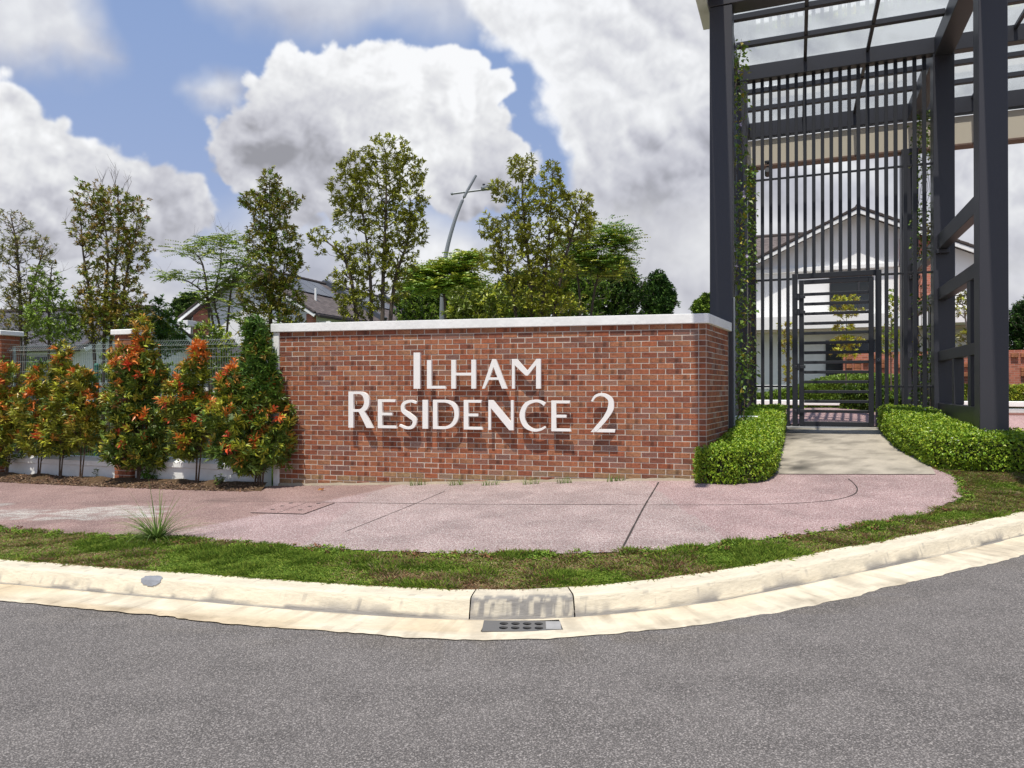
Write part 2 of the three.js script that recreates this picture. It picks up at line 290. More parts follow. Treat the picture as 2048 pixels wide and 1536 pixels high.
// lawn and soil underneath everything beyond the kerb
const lawnTex = texture(512, (x, y) => { const n = pf(x, y, 512, 7, 5, 81), m = hash(x, y, 5) * 0.6 + 0.4 * pn(x, y, 512, 180, 4); const dry = sstep(0.5, 0.68, n); const k = 0.5 + m; return [(0.075 + 0.08 * dry) * k, (0.125 + 0.03 * dry) * k, (0.028 + 0.03 * dry) * k]; }, true, 1 / 1.3);
std('lawn', { map: lawnTex, roughness: 1, vertexColors: true, bumpMap: concBump, bumpScale: 0.02 });
const soilTex = texture(512, (x, y) => { const n = pf(x, y, 512, 9, 5, 91), k = 0.45 + 0.6 * n + 0.35 * (hash(x, y, 8) - 0.5); return [0.20 * k, 0.15 * k, 0.07 * k]; }, true, 1 / 0.9);
std('soil', { map: soilTex, roughness: 1, bumpMap: concBump, bumpScale: 0.02 });
const nearX = range(-18, 16, 0.25), nearZ = range(-19, -5, 0.25);
structure('ground', sheet(nearX, nearZ, (x, z) => { const k = kerbDist(x, z); return k < 0.6 ? roadY(x) - 0.5 : Hh(x, z) - 0.03; }, (x, z) => { const n = 0.8 + 0.5 * fbm(x * 0.7, z * 0.7, 2, 3); return [n, n, n]; }), M.lawn);
{
  const g1 = sheet([...range(-400, -60, 40), ...range(-52, 52, 2), ...range(60, 400, 40)], [...range(-420, -60, 40), ...range(-58, -19, 1.5)], (x, z) => Hh(x, z) - 0.03, (x, z) => { const n = 0.75 + 0.5 * fbm(x * 0.3, z * 0.3, 2, 3); return [n, n, n]; });
  const g2 = sheet(range(-400, -18, 12), range(-19, -8, 1.5), (x, z) => Hh(Math.max(x, -40), z) - 0.03 - (z > -13 ? 0.6 : 0));
  const g3 = sheet([...range(16, 60, 4), ...range(70, 400, 30)], range(-19, 60, 4), (x, z) => (z > -12 ? -0.5 : Hh(x, z) - 0.03));
  structure('lawn', mergeGeometries([g1, g2, g3]), M.lawn);
}
const nearIdx = (px) => { let b = 1e9, k = 0; for (let i = 0; i <= NG; i++) { if (gutter[i].z > -30) { const q = Math.abs((gutter[i].x / -gutter[i].z) - (px - 1024) / F); if (q < b && gutter[i].z < 0) { b = q; k = i; } } } return k; };
const dI = nearIdx(1046), dP = gutter[dI];             // the drain stands here
structure('road', sheet([...range(-400, -30, 30), ...range(-28, -0.5, 0.35), ...range(-0.45, 0.6, 0.05), ...range(0.65, 28, 0.35), ...range(30, 400, 30)], [...range(-30, -14, 1), ...range(-13.5, -5.4, 0.35), ...range(-5.35, -4.5, 0.05), ...range(-4.45, 2, 0.35), ...range(3, 200, 12)], (x, z) => roadY(x) - (Math.abs(x - dP.x) < 0.3 && z < -4.4 && z > -5.6 && kerbDist(x, z) > -0.29 ? 0.5 : 0), (x, z) => { const kd = z > -9 && Math.abs(x) < 9 ? kerbDist(x, z) : -9; let n = 0.92 + 0.14 * fbm(x * 0.35, z * 0.5, 7, 3) + 0.05 * fbm(x * 3, z * 3, 3, 3); n *= 1 + 0.07 * sstep(0.42, 0.6, fbm(x * 0.35, (kd + 3) * 1.9, 71, 3)); const grit = sstep(-0.75, -0.38, kd) * sstep(0.42, 0.62, fbm(x * 6, z * 6, 81, 4)) * 0.2; return [n * (1 - grit * 0.4), n * (1 - grit * 0.5), n * (1 - grit * 0.75)]; }, (x, z) => z > -14 || (x > 8.6 && z > -30) || x < -15), M.asphalt);

// kerb: one run of cast concrete in three lengths, with its gutter apron
const kerbSections = [[0, 0], [0, 0], [0, 0]];
function kerbRun(i0, i1, prof, colour, wob = 0, skip = null) {
  const P = [], C = [], U = [], I = [], np = prof.length; let s = 0;
  for (let i = i0; i <= i1; i++) {
    if (i > i0) s += gutter[i].distanceTo(gutter[i - 1]);
    prof.forEach(([o, h], k) => {
      const w = wob && k === 0 ? wob * (fbm(s * 3, 1, 5, 3) - 0.5) * 2 + wob * 0.6 * (vnoise(s * 17, 3, 1) - 0.5) : 0.006 * (vnoise(s * 5, k, 4) - 0.5);
      const x = gutter[i].x + gN[i].x * (o + w), z = gutter[i].z + gN[i].z * (o + w), y = roadY(gutter[i].x) + h + 0.004 * (vnoise(s * 4, k * 3, 2) - 0.5);
      P.push(x, y, z); U.push(s, k * 0.1 + o); C.push(...colour(x, z, s, k));
    });
    if (i > i0) for (let k = 0; k + 1 < np; k++) { if (skip && skip(i, k)) continue; const a = (i - i0 - 1) * np + k; I.push(a, a + 1, a + np + 1, a, a + np + 1, a + np); }
  }
  const g = new THREE.BufferGeometry(); g.setAttribute('position', new THREE.Float32BufferAttribute(P, 3)); g.setAttribute('uv', new THREE.Float32BufferAttribute(U, 2)); g.setAttribute('color', new THREE.Float32BufferAttribute(C, 3)); g.setIndex(I); g.computeVertexNormals(); return g;
}
const kp = [[-0.006, 0.012], [0.0, 0.018], [0.006, 0.032], [0.014, 0.055], [0.036, 0.11], [0.046, 0.133], [0.058, 0.145], [0.076, 0.15], [0.13, 0.152], [0.2, 0.152], [0.255, 0.152], [0.27, 0.145], [0.28, 0.0]];
const kA = nearIdx(937), kB = nearIdx(1151);
// dirt: splash stains with a ragged upper rim along the foot, scuffs, and flaking paint
const kerbDirt = (grey) => (x, z, s, k) => {
  const rag = fbm(s * 5, k * 0.5, 3, 4), foot = sstep(0.42, 0.62, fbm(s * 1.3, 2, 8, 3));
  let d = k <= 1 ? 0.95 * (0.6 + 0.4 * foot) * (0.5 + rag) : k === 2 ? 0.9 * (0.3 + 0.7 * foot) * sstep(0.36, 0.56, rag) : k === 3 ? 0.6 * foot * sstep(0.48, 0.62, rag) : 0;
  d += 0.35 * sstep(0.72, 0.76, fbm(s * 15, k * 1.7, 17, 4)) + 0.06 * fbm(s * 14, k, 4, 3); if (grey) d = Math.max(d, 0.35 + 0.55 * sstep(0.42, 0.58, fbm(s * 26, k * 0.8, 2, 5)));
  if (grey && k >= 8) d *= 0.3; d = Math.min(0.9, d);
  return [1 - 0.72 * d, 1 - 0.70 * d, 1 - 0.62 * d];
};
{
  const k = new THREE.Group(); k.name = 'kerb'; k.userData.kind = 'structure'; scene.add(k);
  part(k, 'kerb_section', kerbRun(457, kA, kp, kerbDirt(false)), M.kerb_paint); part(k, 'kerb_section', kerbRun(kA + 1, kB - 1, kp, kerbDirt(true)), M.kerb_paint, 'grey stained kerb length above the drain'); part(k, 'kerb_section', kerbRun(kB, 7314, kp, kerbDirt(false)), M.kerb_paint);
  const ap = [[-0.36, 0.006], [-0.3, 0.012], [-0.232, 0.012], [-0.022, 0.013], [0.0, 0.016]];
  part(k, 'gutter_apron', kerbRun(457, 7314, ap, (x, z, s, kk) => { const d = Math.min(0.8, 0.4 * sstep(0.52, 0.68, fbm(x * 5, z * 5, 21, 5)) + 0.3 * sstep(0.6, 0.72, fbm(x * 13, z * 13, 29, 4)) + (kk === 4 ? 0.5 * fbm(x * 6, z * 6, 2, 2) : 0)); const tan = sstep(0.4, 0.62, fbm(s * 0.7, kk * 0.3, 91, 4)) * (x < 0 ? 1 : 0.35); return [(1 - 0.6 * d) * (1 - 0.16 * tan), (1 - 0.63 * d) * (1 - 0.23 * tan), (1 - 0.65 * d) * (1 - 0.32 * tan)]; }, 0.035, (i, kk) => kk === 2 && Math.abs(i - dI) < 28), M.kerb_paint);
}
// verge soil strip behind the kerb
structure('verge', kerbRun(457, 7314, range(0.24, 2.4, 0.12).map((o) => [o, 0]), () => [1, 1, 1]), M.soil);
{ const g = scene.getObjectByName('verge').geometry, p = g.attributes.position; for (let i = 0; i < p.count; i++) p.setY(i, Hh(p.getX(i), p.getZ(i)) - 0.008); const u = g.attributes.uv; for (let i = 0; i < p.count; i++) u.setXY(i, p.getX(i), p.getZ(i)); g.computeVertexNormals(); }

// the pink pebble-wash footpath
const walkEdge = [[-16, 11.2], [-9, 9.2], [-5.82, 8.24], [-4.87, 7.81], [-3.93, 7.56], [-2.54, 7.02], [-1.48, 6.61], [-0.54, 6.32], [0.33, 6.2], [1.18, 6.18], [2.12, 6.46], [3.23, 6.92], [4.29, 7.52], [5.21, 8.39], [5.73, 9.37], [5.75, 10.02]];
const fenceD = (x) => 11.5 + (-3.75 - x) * 0.334;           // depth of the fence line at x
const wallD = (x) => 11.42 - (x + 3.75) * 0.2524;
const walkPoly = [...walkEdge.map(([x, d]) => [x, -d]), [3.3, -10.25], [2.6, -9.86], [-3.75, -11.36], [-3.9, -11.2], [-6.5, -12.05], [-9.5, -13.0], [-16, -15.1]];
const oldPaving = (x, z) => { const d = -z, e = x - (-3.4 - (8.0 - d) * 0.6) + 0.1 * (fbm(x * 2, z * 2, 4, 3) - 0.5); return sstep(0.06, -0.06, e); };   // an older, browner slab to the east
const walkCol = (x, z) => {
  const o = oldPaving(x, z), n = 0.9 + 0.2 * fbm(x * 0.9, z * 0.9, 14, 4), d = -z;
  const worn = o * sstep(0.46, 0.6, fbm(x * 1.7, z * 2.6, 33, 6) + 0.17 - 0.3 * Math.abs(d - 8.9 + 0.1 * (x + 5)) - 0.12 * Math.max(0, x + 5.2)) * (0.25 + 0.75 * sstep(0.3, 0.62, fbm(x * 6, z * 17, 1, 4)));
  let c = [1 - 0.22 * o, 1 - 0.27 * o, 1 - 0.33 * o]; c = c.map((v, i) => (v + ([1.25, 1.65, 1.55][i] - v) * worn * 0.85) * n);
  const pa = x > 1.95 - (-z - 6.2) * 0.03 ? 0 : (1 - o) * (x > -2 ? 1 : 0.3); c = [c[0] * (1 - 0.02 * pa), c[1] * (1 + 0.07 * pa), c[2] * (1 + 0.05 * pa)];
  const damp = sstep(0.55, 0.68, fbm(x * 1.7, z * 1.7, 51, 4)) * 0.14; return c.map((v) => v * (1 - damp));
};
structure('footpath', sheet(range(-16, 6, 0.045), range(-15.2, -6, 0.045), (x, z) => Hh(x, z) + 0.012, walkCol, (x, z) => inside(walkPoly, x, z)), M.pebble);
// concrete ramp to the gate
{
  const n = 24, m = 40, P = [], U = [], C = [], I = [];
  for (let j = 0; j <= m; j++) { const t = j / m, l = [3.52 + (5.35 - 3.52) * t, 10.04 + (14.5 - 10.04) * t], r = [5.56 + (7.35 - 5.56) * t, 9.52 + (13.6 - 9.52) * t]; for (let i = 0; i <= n; i++) { const s = i / n, x = l[0] + (r[0] - l[0]) * s, z = -(l[1] + (r[1] - l[1]) * s); P.push(x, Hh(x, z) + 0.022, z); U.push(x, z); const dk = 0.75 * sstep(0.44, 0.60, fbm(x * 1.6, z * 1.6, 3, 5)) * sstep(1, 0.2, Math.abs(s - 0.1) * 2.2) + 0.4 * sstep(0.48, 0.66, fbm(x * 5, z * 5, 6, 5)); const k = 1 - 0.8 * dk; C.push(k, k * 0.99, k * 0.97); } }
  for (let j = 0; j < m; j++) for (let i = 0; i < n; i++) { const a = j * (n + 1) + i; I.push(a, a + 1, a + n + 2, a, a + n + 2, a + n + 1); }
  const g = new THREE.BufferGeometry(); g.setAttribute('position', new THREE.Float32BufferAttribute(P, 3)); g.setAttribute('uv', new THREE.Float32BufferAttribute(U, 2)); g.setAttribute('color', new THREE.Float32BufferAttribute(C, 3)); g.setIndex(I); g.computeVertexNormals();
  structure('concrete_path', g, M.path_concrete);
}
// expansion joints in the footpath
function ribbon(pts, w, lift, yOf = Hh) {
  const P = [], c = new THREE.CatmullRomCurve3(pts.map(([x, d]) => V(x, 0, -d)), false, 'centripetal'), q = c.getSpacedPoints(Math.ceil(c.getLength() / 0.08)); let prev = null;
  q.forEach((p, i) => { const t = q[Math.min(i + 1, q.length - 1)].clone().sub(q[Math.max(i - 1, 0)]).normalize(), k = w * (0.7 + 0.6 * vnoise(p.x * 8, p.z * 8, 2)) / 2; const a = [p.x + t.z * k, 0, p.z - t.x * k], b = [p.x - t.z * k, 0, p.z + t.x * k]; a[1] = yOf(a[0], a[2]) + lift; b[1] = yOf(b[0], b[2]) + lift; if (prev) P.push(prev[0], prev[1], b, prev[0], b, a); prev = [a, b]; });
  return soup(P);
}
const gd = (px, py, y) => { const z = (EYE - y) / ((py - HZ) / F); return [(px - 1024) / F * z, z]; };
function ground(px, py) { let y = 0.2, p; for (let k = 0; k < 8; k++) { p = gd(px, py, y); y = Hh(p[0], -p[1]); } return p; }   // where a bearing meets the ground
{
  const j = new THREE.Group(); j.name = 'paving_joints'; j.userData.kind = 'structure'; scene.add(j);
  const G = (l) => l.map(([x, y]) => ground(x, y));
  for (const [l, w] of [[[[1317, 966], [1290, 1012], [1245, 1098]], 0.018], [[[640, 1006], [900, 1010], [1150, 1011], [1400, 1012], [1560, 1010], [1660, 1003], [1705, 992], [1714, 980], [1706, 966], [1696, 951]], 0.014], [[[890, 984], [780, 1030], [690, 1066]], 0.008], [[[410, 1003], [500, 1005], [640, 1006]], 0.008]]) part(j, 'joint', ribbon(G(l), w, 0.0155), M.joint);
}

// ---------------------------------------------------------------- street iron
{
  const corners = [[500, 1028], [560, 1007], [671, 1008], [608, 1031]].map(([x, y]) => ground(x, y));
  const t = thing('inspection_cover', 'pair of flush concrete-filled inspection covers set in the pink footpath', 'cover');
  const L = (a, b, k) => [a[0] + (b[0] - a[0]) * k, a[1] + (b[1] - a[1]) * k];
  const quadGeo = (q, lift) => { const p = q.map(([x, d]) => [x, Hh(x, -d) + lift, -d]); return soup([p[0], p[3], p[2], p[0], p[2], p[1]].reverse()); };
  part(t, 'frame', quadGeo(corners, 0.0155), M.joint);
  const [a, b, c, d] = corners, ins = (q, k) => { const m = [0, 1].map((i) => (q[0][i] + q[1][i] + q[2][i] + q[3][i]) / 4); return q.map((p) => L(p, m, k)); };
  const fill = new THREE.MeshStandardMaterial({ color: lin(0.85, 0.8, 0.76), map: pebTex, roughness: 0.9 });
  for (const [u, v] of [[0, 0.5], [0.5, 1]]) {
    const q = ins([L(a, d, u), L(b, c, u), L(b, c, v), L(a, d, v)], 0.03), lid = part(t, 'lid', quadGeo(q, 0.02), fill);
    for (const [i, j] of [[0.5, 0.3], [0.5, 0.62], [0.5, 0.92]]) { const p = L(L(q[0], q[3], i), L(q[1], q[2], i), j); part(lid, 'lifting_hole', new THREE.CylinderGeometry(0.028, 0.028, 0.004, 10).translate(p[0], Hh(p[0], -p[1]) + 0.0205, -p[1]), M.joint); }
  }
}
{
  // cast drain grating over a real pit in the gutter, below the grey kerb length
  const p = dP, n = gN[dI], yaw = Math.atan2(-n.x, -n.z);
  const t = thing('drain_grating', 'cast drain grating with round holes in the gutter below the grey kerb', 'drain', [p.x - n.x * 0.127, roadY(p.x), p.z - n.z * 0.127], yaw);
  const sh = new THREE.Shape(); sh.moveTo(-0.262, -0.104); sh.lineTo(0.262, -0.104); sh.lineTo(0.262, 0.104); sh.lineTo(-0.262, 0.104); sh.closePath();
  for (let r = 0; r < 2; r++) for (let c = 0; c < 4; c++) { const h = new THREE.Path(); h.absellipse(-0.125 + c * 0.078, -0.043 + r * 0.086, 0.031, 0.034, 0, Math.PI * 2); sh.holes.push(h); }
  part(t, 'grate', new THREE.ExtrudeGeometry(sh, { depth: 0.012, bevelEnabled: true, bevelSize: 0.002, bevelThickness: 0.002, bevelSegments: 1, curveSegments: 8 }).rotateX(-Math.PI / 2).translate(0, 0.001, 0), M.iron);
  part(t, 'pit', mergeGeometries([box(0.6, 0.02, 0.26, 0, -0.4, 0), box(0.02, 0.39, 0.26, -0.28, -0.195, 0), box(0.02, 0.39, 0.26, 0.28, -0.195, 0), box(0.53, 0.39, 0.02, 0, -0.195, -0.118), box(0.53, 0.39, 0.02, 0, -0.195, 0.118)]), M.pit_concrete);
  std('path_concrete_grey', { color: lin(0.42, 0.41, 0.4), map: concTex, roughness: 0.9 });
  part(t, 'patch', box(0.1, 0.006, 0.15, 0.205, 0.018, 0), M.path_concrete_grey);
  // round mortar repair lying on the kerb face
  const q = nearIdx(293), P = [], fine = []; kp.slice(3, 10).forEach((a, i, l) => { if (i) for (let u = 1; u <= 8; u++) fine.push([l[i - 1][0] + (a[0] - l[i - 1][0]) * u / 8, l[i - 1][1] + (a[1] - l[i - 1][1]) * u / 8]); });
  const org = V(gutter[q].x, roadY(gutter[q].x) + 0.1, gutter[q].z), pt = (i, k) => [gutter[i].x + gN[i].x * (fine[k][0] - 0.006) - org.x, roadY(gutter[i].x) + fine[k][1] + 0.005 - org.y, gutter[i].z + gN[i].z * (fine[k][0] - 0.006) - org.z];
  const arc = [0]; for (let k = 1; k < fine.length; k++) arc.push(arc[k - 1] + Math.hypot(fine[k][0] - fine[k - 1][0], fine[k][1] - fine[k - 1][1]));
  for (let i = -15; i < 15; i++) for (let k = 0; k + 1 < fine.length; k++) { if ((i / 11) ** 2 + ((arc[k] - 0.085) / 0.06) ** 2 > 0.8 + 0.4 * vnoise(i * 0.6, arc[k] * 60, 4)) continue; const [A, B, C, D] = [pt(q + i, k), pt(q + i + 1, k), pt(q + i + 1, k + 1), pt(q + i, k + 1)]; P.push(A, B, C, A, C, D); }
  single('kerb_repair', soup(P), std('repair', { color: lin(0.33, 0.34, 0.37), map: concTex, bumpMap: concBump, bumpScale: 0.01, roughness: 0.95, side: THREE.DoubleSide }), 'round grey mortar repair on the face of the cream kerb', 'repair', null, org.toArray());
}

// ---------------------------------------------------------------- the sign wall
const W0 = V(-3.75, 0, -11.42), W1 = V(2.63, 0, -9.81), wDir = W1.clone().sub(W0).normalize(), wLen = W1.distanceTo(W0), wYaw = Math.atan2(-wDir.z, wDir.x);
const wNrm = V(-Math.sin(-wYaw), 0, Math.cos(-wYaw));
const sideLen = 1.58;                             // the return runs back beside the gate
const TOP = 2.6, BT = 2.47, BH = 0.0765, BL = 0.22, JT = 0.0115;
{
  const wall = thing('sign_wall', 'red brick entrance wall with white coping carrying the raised letters', 'wall', [W0.x, 0, W0.z], wYaw);
  const brickTex = texture(512, (x, y) => { const n = pf(x, y, 512, 9, 5, 201), s = pf(x, y, 512, 60, 2, 207), l = pf(x * 1, y * 0.25 | 0, 512, 8, 3, 213); let v = 0.62 + 0.62 * (n - 0.3) + 0.3 * (s - 0.5); v *= 1 - 0.45 * sstep(0.58, 0.72, l); const o = sstep(0.55, 0.7, pf(x, y, 512, 6, 3, 220)); return [v, v * (0.96 + 0.14 * o), v * (0.92 + 0.18 * o)]; }, true, 1 / 0.9);
  const brickBump = texture(512, (x, y) => pf(x, y, 512, 30, 4, 231), false, 1 / 0.9);
  const tones = [[0.37, 0.125, 0.060], [0.40, 0.15, 0.073], [0.33, 0.105, 0.050], [0.39, 0.16, 0.078], [0.29, 0.092, 0.048], [0.44, 0.175, 0.086], [0.25, 0.09, 0.053], [0.35, 0.105, 0.046], [0.40, 0.13, 0.058], [0.38, 0.22, 0.11], [0.33, 0.19, 0.10]];   // the last two: brick faces splashed with dried mud
  const mats = tones.map((c, i) => std('brick_' + i, { color: lin(...c), map: brickTex, bumpMap: brickBump, bumpScale: 0.006, roughness: 0.86 }));
  std('brick_mixed', { map: brickTex, bumpMap: brickBump, bumpScale: 0.006, roughness: 0.86, vertexColors: true });
  // brick slips: plain, combed (three deep lines) and creased; u offset per variant so that no two neighbours look alike
  const slip = (w, kind, ou, ov) => {
    const h = BH - JT, d = 0.016, g = [];
    if (kind === 1) { const n = 4, hh = h / n; for (let k = 0; k < n; k++) g.push(box(w, hh - 0.006, d, 0, -h / 2 + hh * (k + 0.5), d / 2 - 0.011, 0.002)); g.push(box(w - 0.006, h - 0.004, d * 0.5, 0, 0, d * 0.25 - 0.011, 0.001)); }
    else if (kind === 2) g.push(box(w, h, d * 0.86, 0, 0, d * 0.43 - 0.011, 0.006));
    else g.push(box(w, h, d, 0, 0, d / 2 - 0.011, 0.003));
    const o = g.length > 1 ? mergeGeometries(g) : g[0], u = o.attributes.uv; for (let i = 0; i < u.count; i++) u.setXY(i, u.getX(i) + ou, u.getY(i) + ov); return o;
  };
  const full = [], half = [];
  for (let i = 0; i < 8; i++) { full.push(slip(BL - JT, i === 6 ? 1 : i === 7 ? 2 : 0, rnd() * 3, rnd() * 3)); half.push(slip(BL / 2 - JT, i === 6 ? 1 : 0, rnd() * 3, rnd() * 3)); }
  // faces: front (local x along wDir) and the return
  const list = [], nC = 33;
  const face = (x0, len, put) => {
    for (let r = 0; r < nC; r++) {
      const yc = BT - BH * (r + 0.5); let x = x0, first = true; const off = r % 2;
      while (x < x0 + len - 0.03) { let w = first && off ? BL / 2 : BL; first = false; if (x + w > x0 + len + 0.002) w = Math.max(BL / 2, 0); if (x + w > x0 + len + 0.004) { w = x0 + len - x; if (w < 0.06) break; } put(x + w / 2, yc, w); x += w; }
    }
  };
  const frontLen = wLen - 0.1;
  face(0.1, frontLen, (x, y, w) => list.push({ x, y, w, m: new THREE.Matrix4().setPosition(x, y, 0) }));
  const sd = V(0.454, 0, -0.891).normalize().applyAxisAngle(V(0, 1, 0), -wYaw), sn = V(-sd.z, 0, sd.x);   // return direction and outward normal in wall space
  const sRot = Math.atan2(-sd.z, sd.x);
  face(0, sideLen, (u, y, w) => { list.push({ x: 99, y, w, side: true, m: new THREE.Matrix4().makeRotationY(sRot).setPosition(wLen + sd.x * u + sn.x * 0.0, y, sd.z * u) }); });
  // mortar body
  const body = new THREE.Shape(); const th = 0.23;
  body.moveTo(0.1, 0); body.lineTo(wLen, 0); body.lineTo(wLen + sd.x * sideLen, -sd.z * sideLen); body.lineTo(wLen + sd.x * sideLen - th, -sd.z * sideLen); body.lineTo(wLen - 0.2, th); body.lineTo(0.1, th); body.closePath();
  const ext = (s, h, y) => { const g = new THREE.ExtrudeGeometry(s, { depth: h, bevelEnabled: false }); g.rotateX(-Math.PI / 2); g.translate(0, y, 0); return g; };
  part(wall, 'mortar', ext(body, BT + 0.35, -0.35), M.mortar);
  // coping, with a slightly uneven painted arris
  const cop = new THREE.Shape(), ov = 0.045; cop.moveTo(-0.02, -ov); cop.lineTo(wLen + 0.03, -ov); cop.lineTo(wLen + sd.x * (sideLen + 0.02) + ov, -sd.z * (sideLen + 0.02)); cop.lineTo(wLen + sd.x * sideLen - th - 0.03, -sd.z * (sideLen + 0.02)); cop.lineTo(wLen - 0.24, th + ov); cop.lineTo(-0.02, th + ov); cop.closePath();
  const cg = new THREE.ExtrudeGeometry(cop, { depth: TOP - BT - 0.012, bevelEnabled: true, bevelSize: 0.006, bevelThickness: 0.006, bevelSegments: 2 }); cg.rotateX(-Math.PI / 2); cg.translate(0, BT + 0.006, 0);
  part(wall, 'coping', cg, M.white_paint);
  part(wall, 'end_trim', box(0.1, BT + 0.25, th + 0.04, 0.05, (BT - 0.25) / 2 - 0.002, -th / 2 + 0.005, 0.006), M.white_paint);
  // mortar fillet along the foot
  { const P = []; for (let i = 0; i < 80; i++) { const a = [], b = []; for (const q of [i, i + 1]) { const x = 0.1 + (wLen - 0.1) * q / 80, w = W0.clone().addScaledVector(wDir, x), y = Hh(w.x, w.z) + 0.012; a.push([x, y + 0.022 + 0.02 * vnoise(q * 0.7, 2, 1), 0.018]); b.push([x, y - 0.02, 0.04]); } P.push(b[0], b[1], a[1], b[0], a[1], a[0]); } part(wall, 'fillet', soup(P), std('fillet', { color: lin(0.5, 0.42, 0.31), map: concTex, roughness: 1 })); }
  list.forEach((b) => { b.k = b.side ? 1 : b.x; });
  const vis = list.filter((b) => b.y > (b.side ? 0.35 : Hh(W0.x + wDir.x * Math.min(b.x, wLen), W0.z + wDir.z * Math.min(b.x, wLen)) + 0.0));
  vis.sort((a, b) => b.k - a.k);
  const rest = [];
  vis.forEach((b, i) => {
    const v = Math.floor(rnd() * 8.6) % 8, gw = b.side ? 9 : b.y - Hh(W0.x + wDir.x * b.x, W0.z + wDir.z * b.x), ti = gw < 0.13 + 0.05 * rnd() && rnd() < 0.85 ? 9 + Math.floor(rnd() * 2) : Math.floor(rnd() * 9), std0 = Math.abs(b.w - BL) < 0.001, isHalf = Math.abs(b.w - BL / 2) < 0.001;
    const jig = 0.002 * (rnd() - 0.5); const m = b.m.clone().multiply(new THREE.Matrix4().makeTranslation(0, jig * 0.5, jig));
    const geo = std0 ? full[v] : isHalf ? half[v] : slip(b.w - JT, 0, rnd() * 3, rnd() * 3);
    if (i < 300) { const o = part(wall, i ? 'brick_' + String(i).padStart(3, '0') : 'brick', geo, mats[ti]); m.decompose(o.position, o.quaternion, o.scale); }
    else { const g = geo.clone().applyMatrix4(m), n = g.attributes.position.count, c = new Float32Array(n * 3); for (let k = 0; k < n; k++) c.set(tones[ti], k * 3); g.setAttribute('color', new THREE.BufferAttribute(c, 3)); rest.push(g); }
  });
  part(wall, 'bricks', mergeGeometries(rest), M.brick_mixed).userData.kind = 'stuff';
}

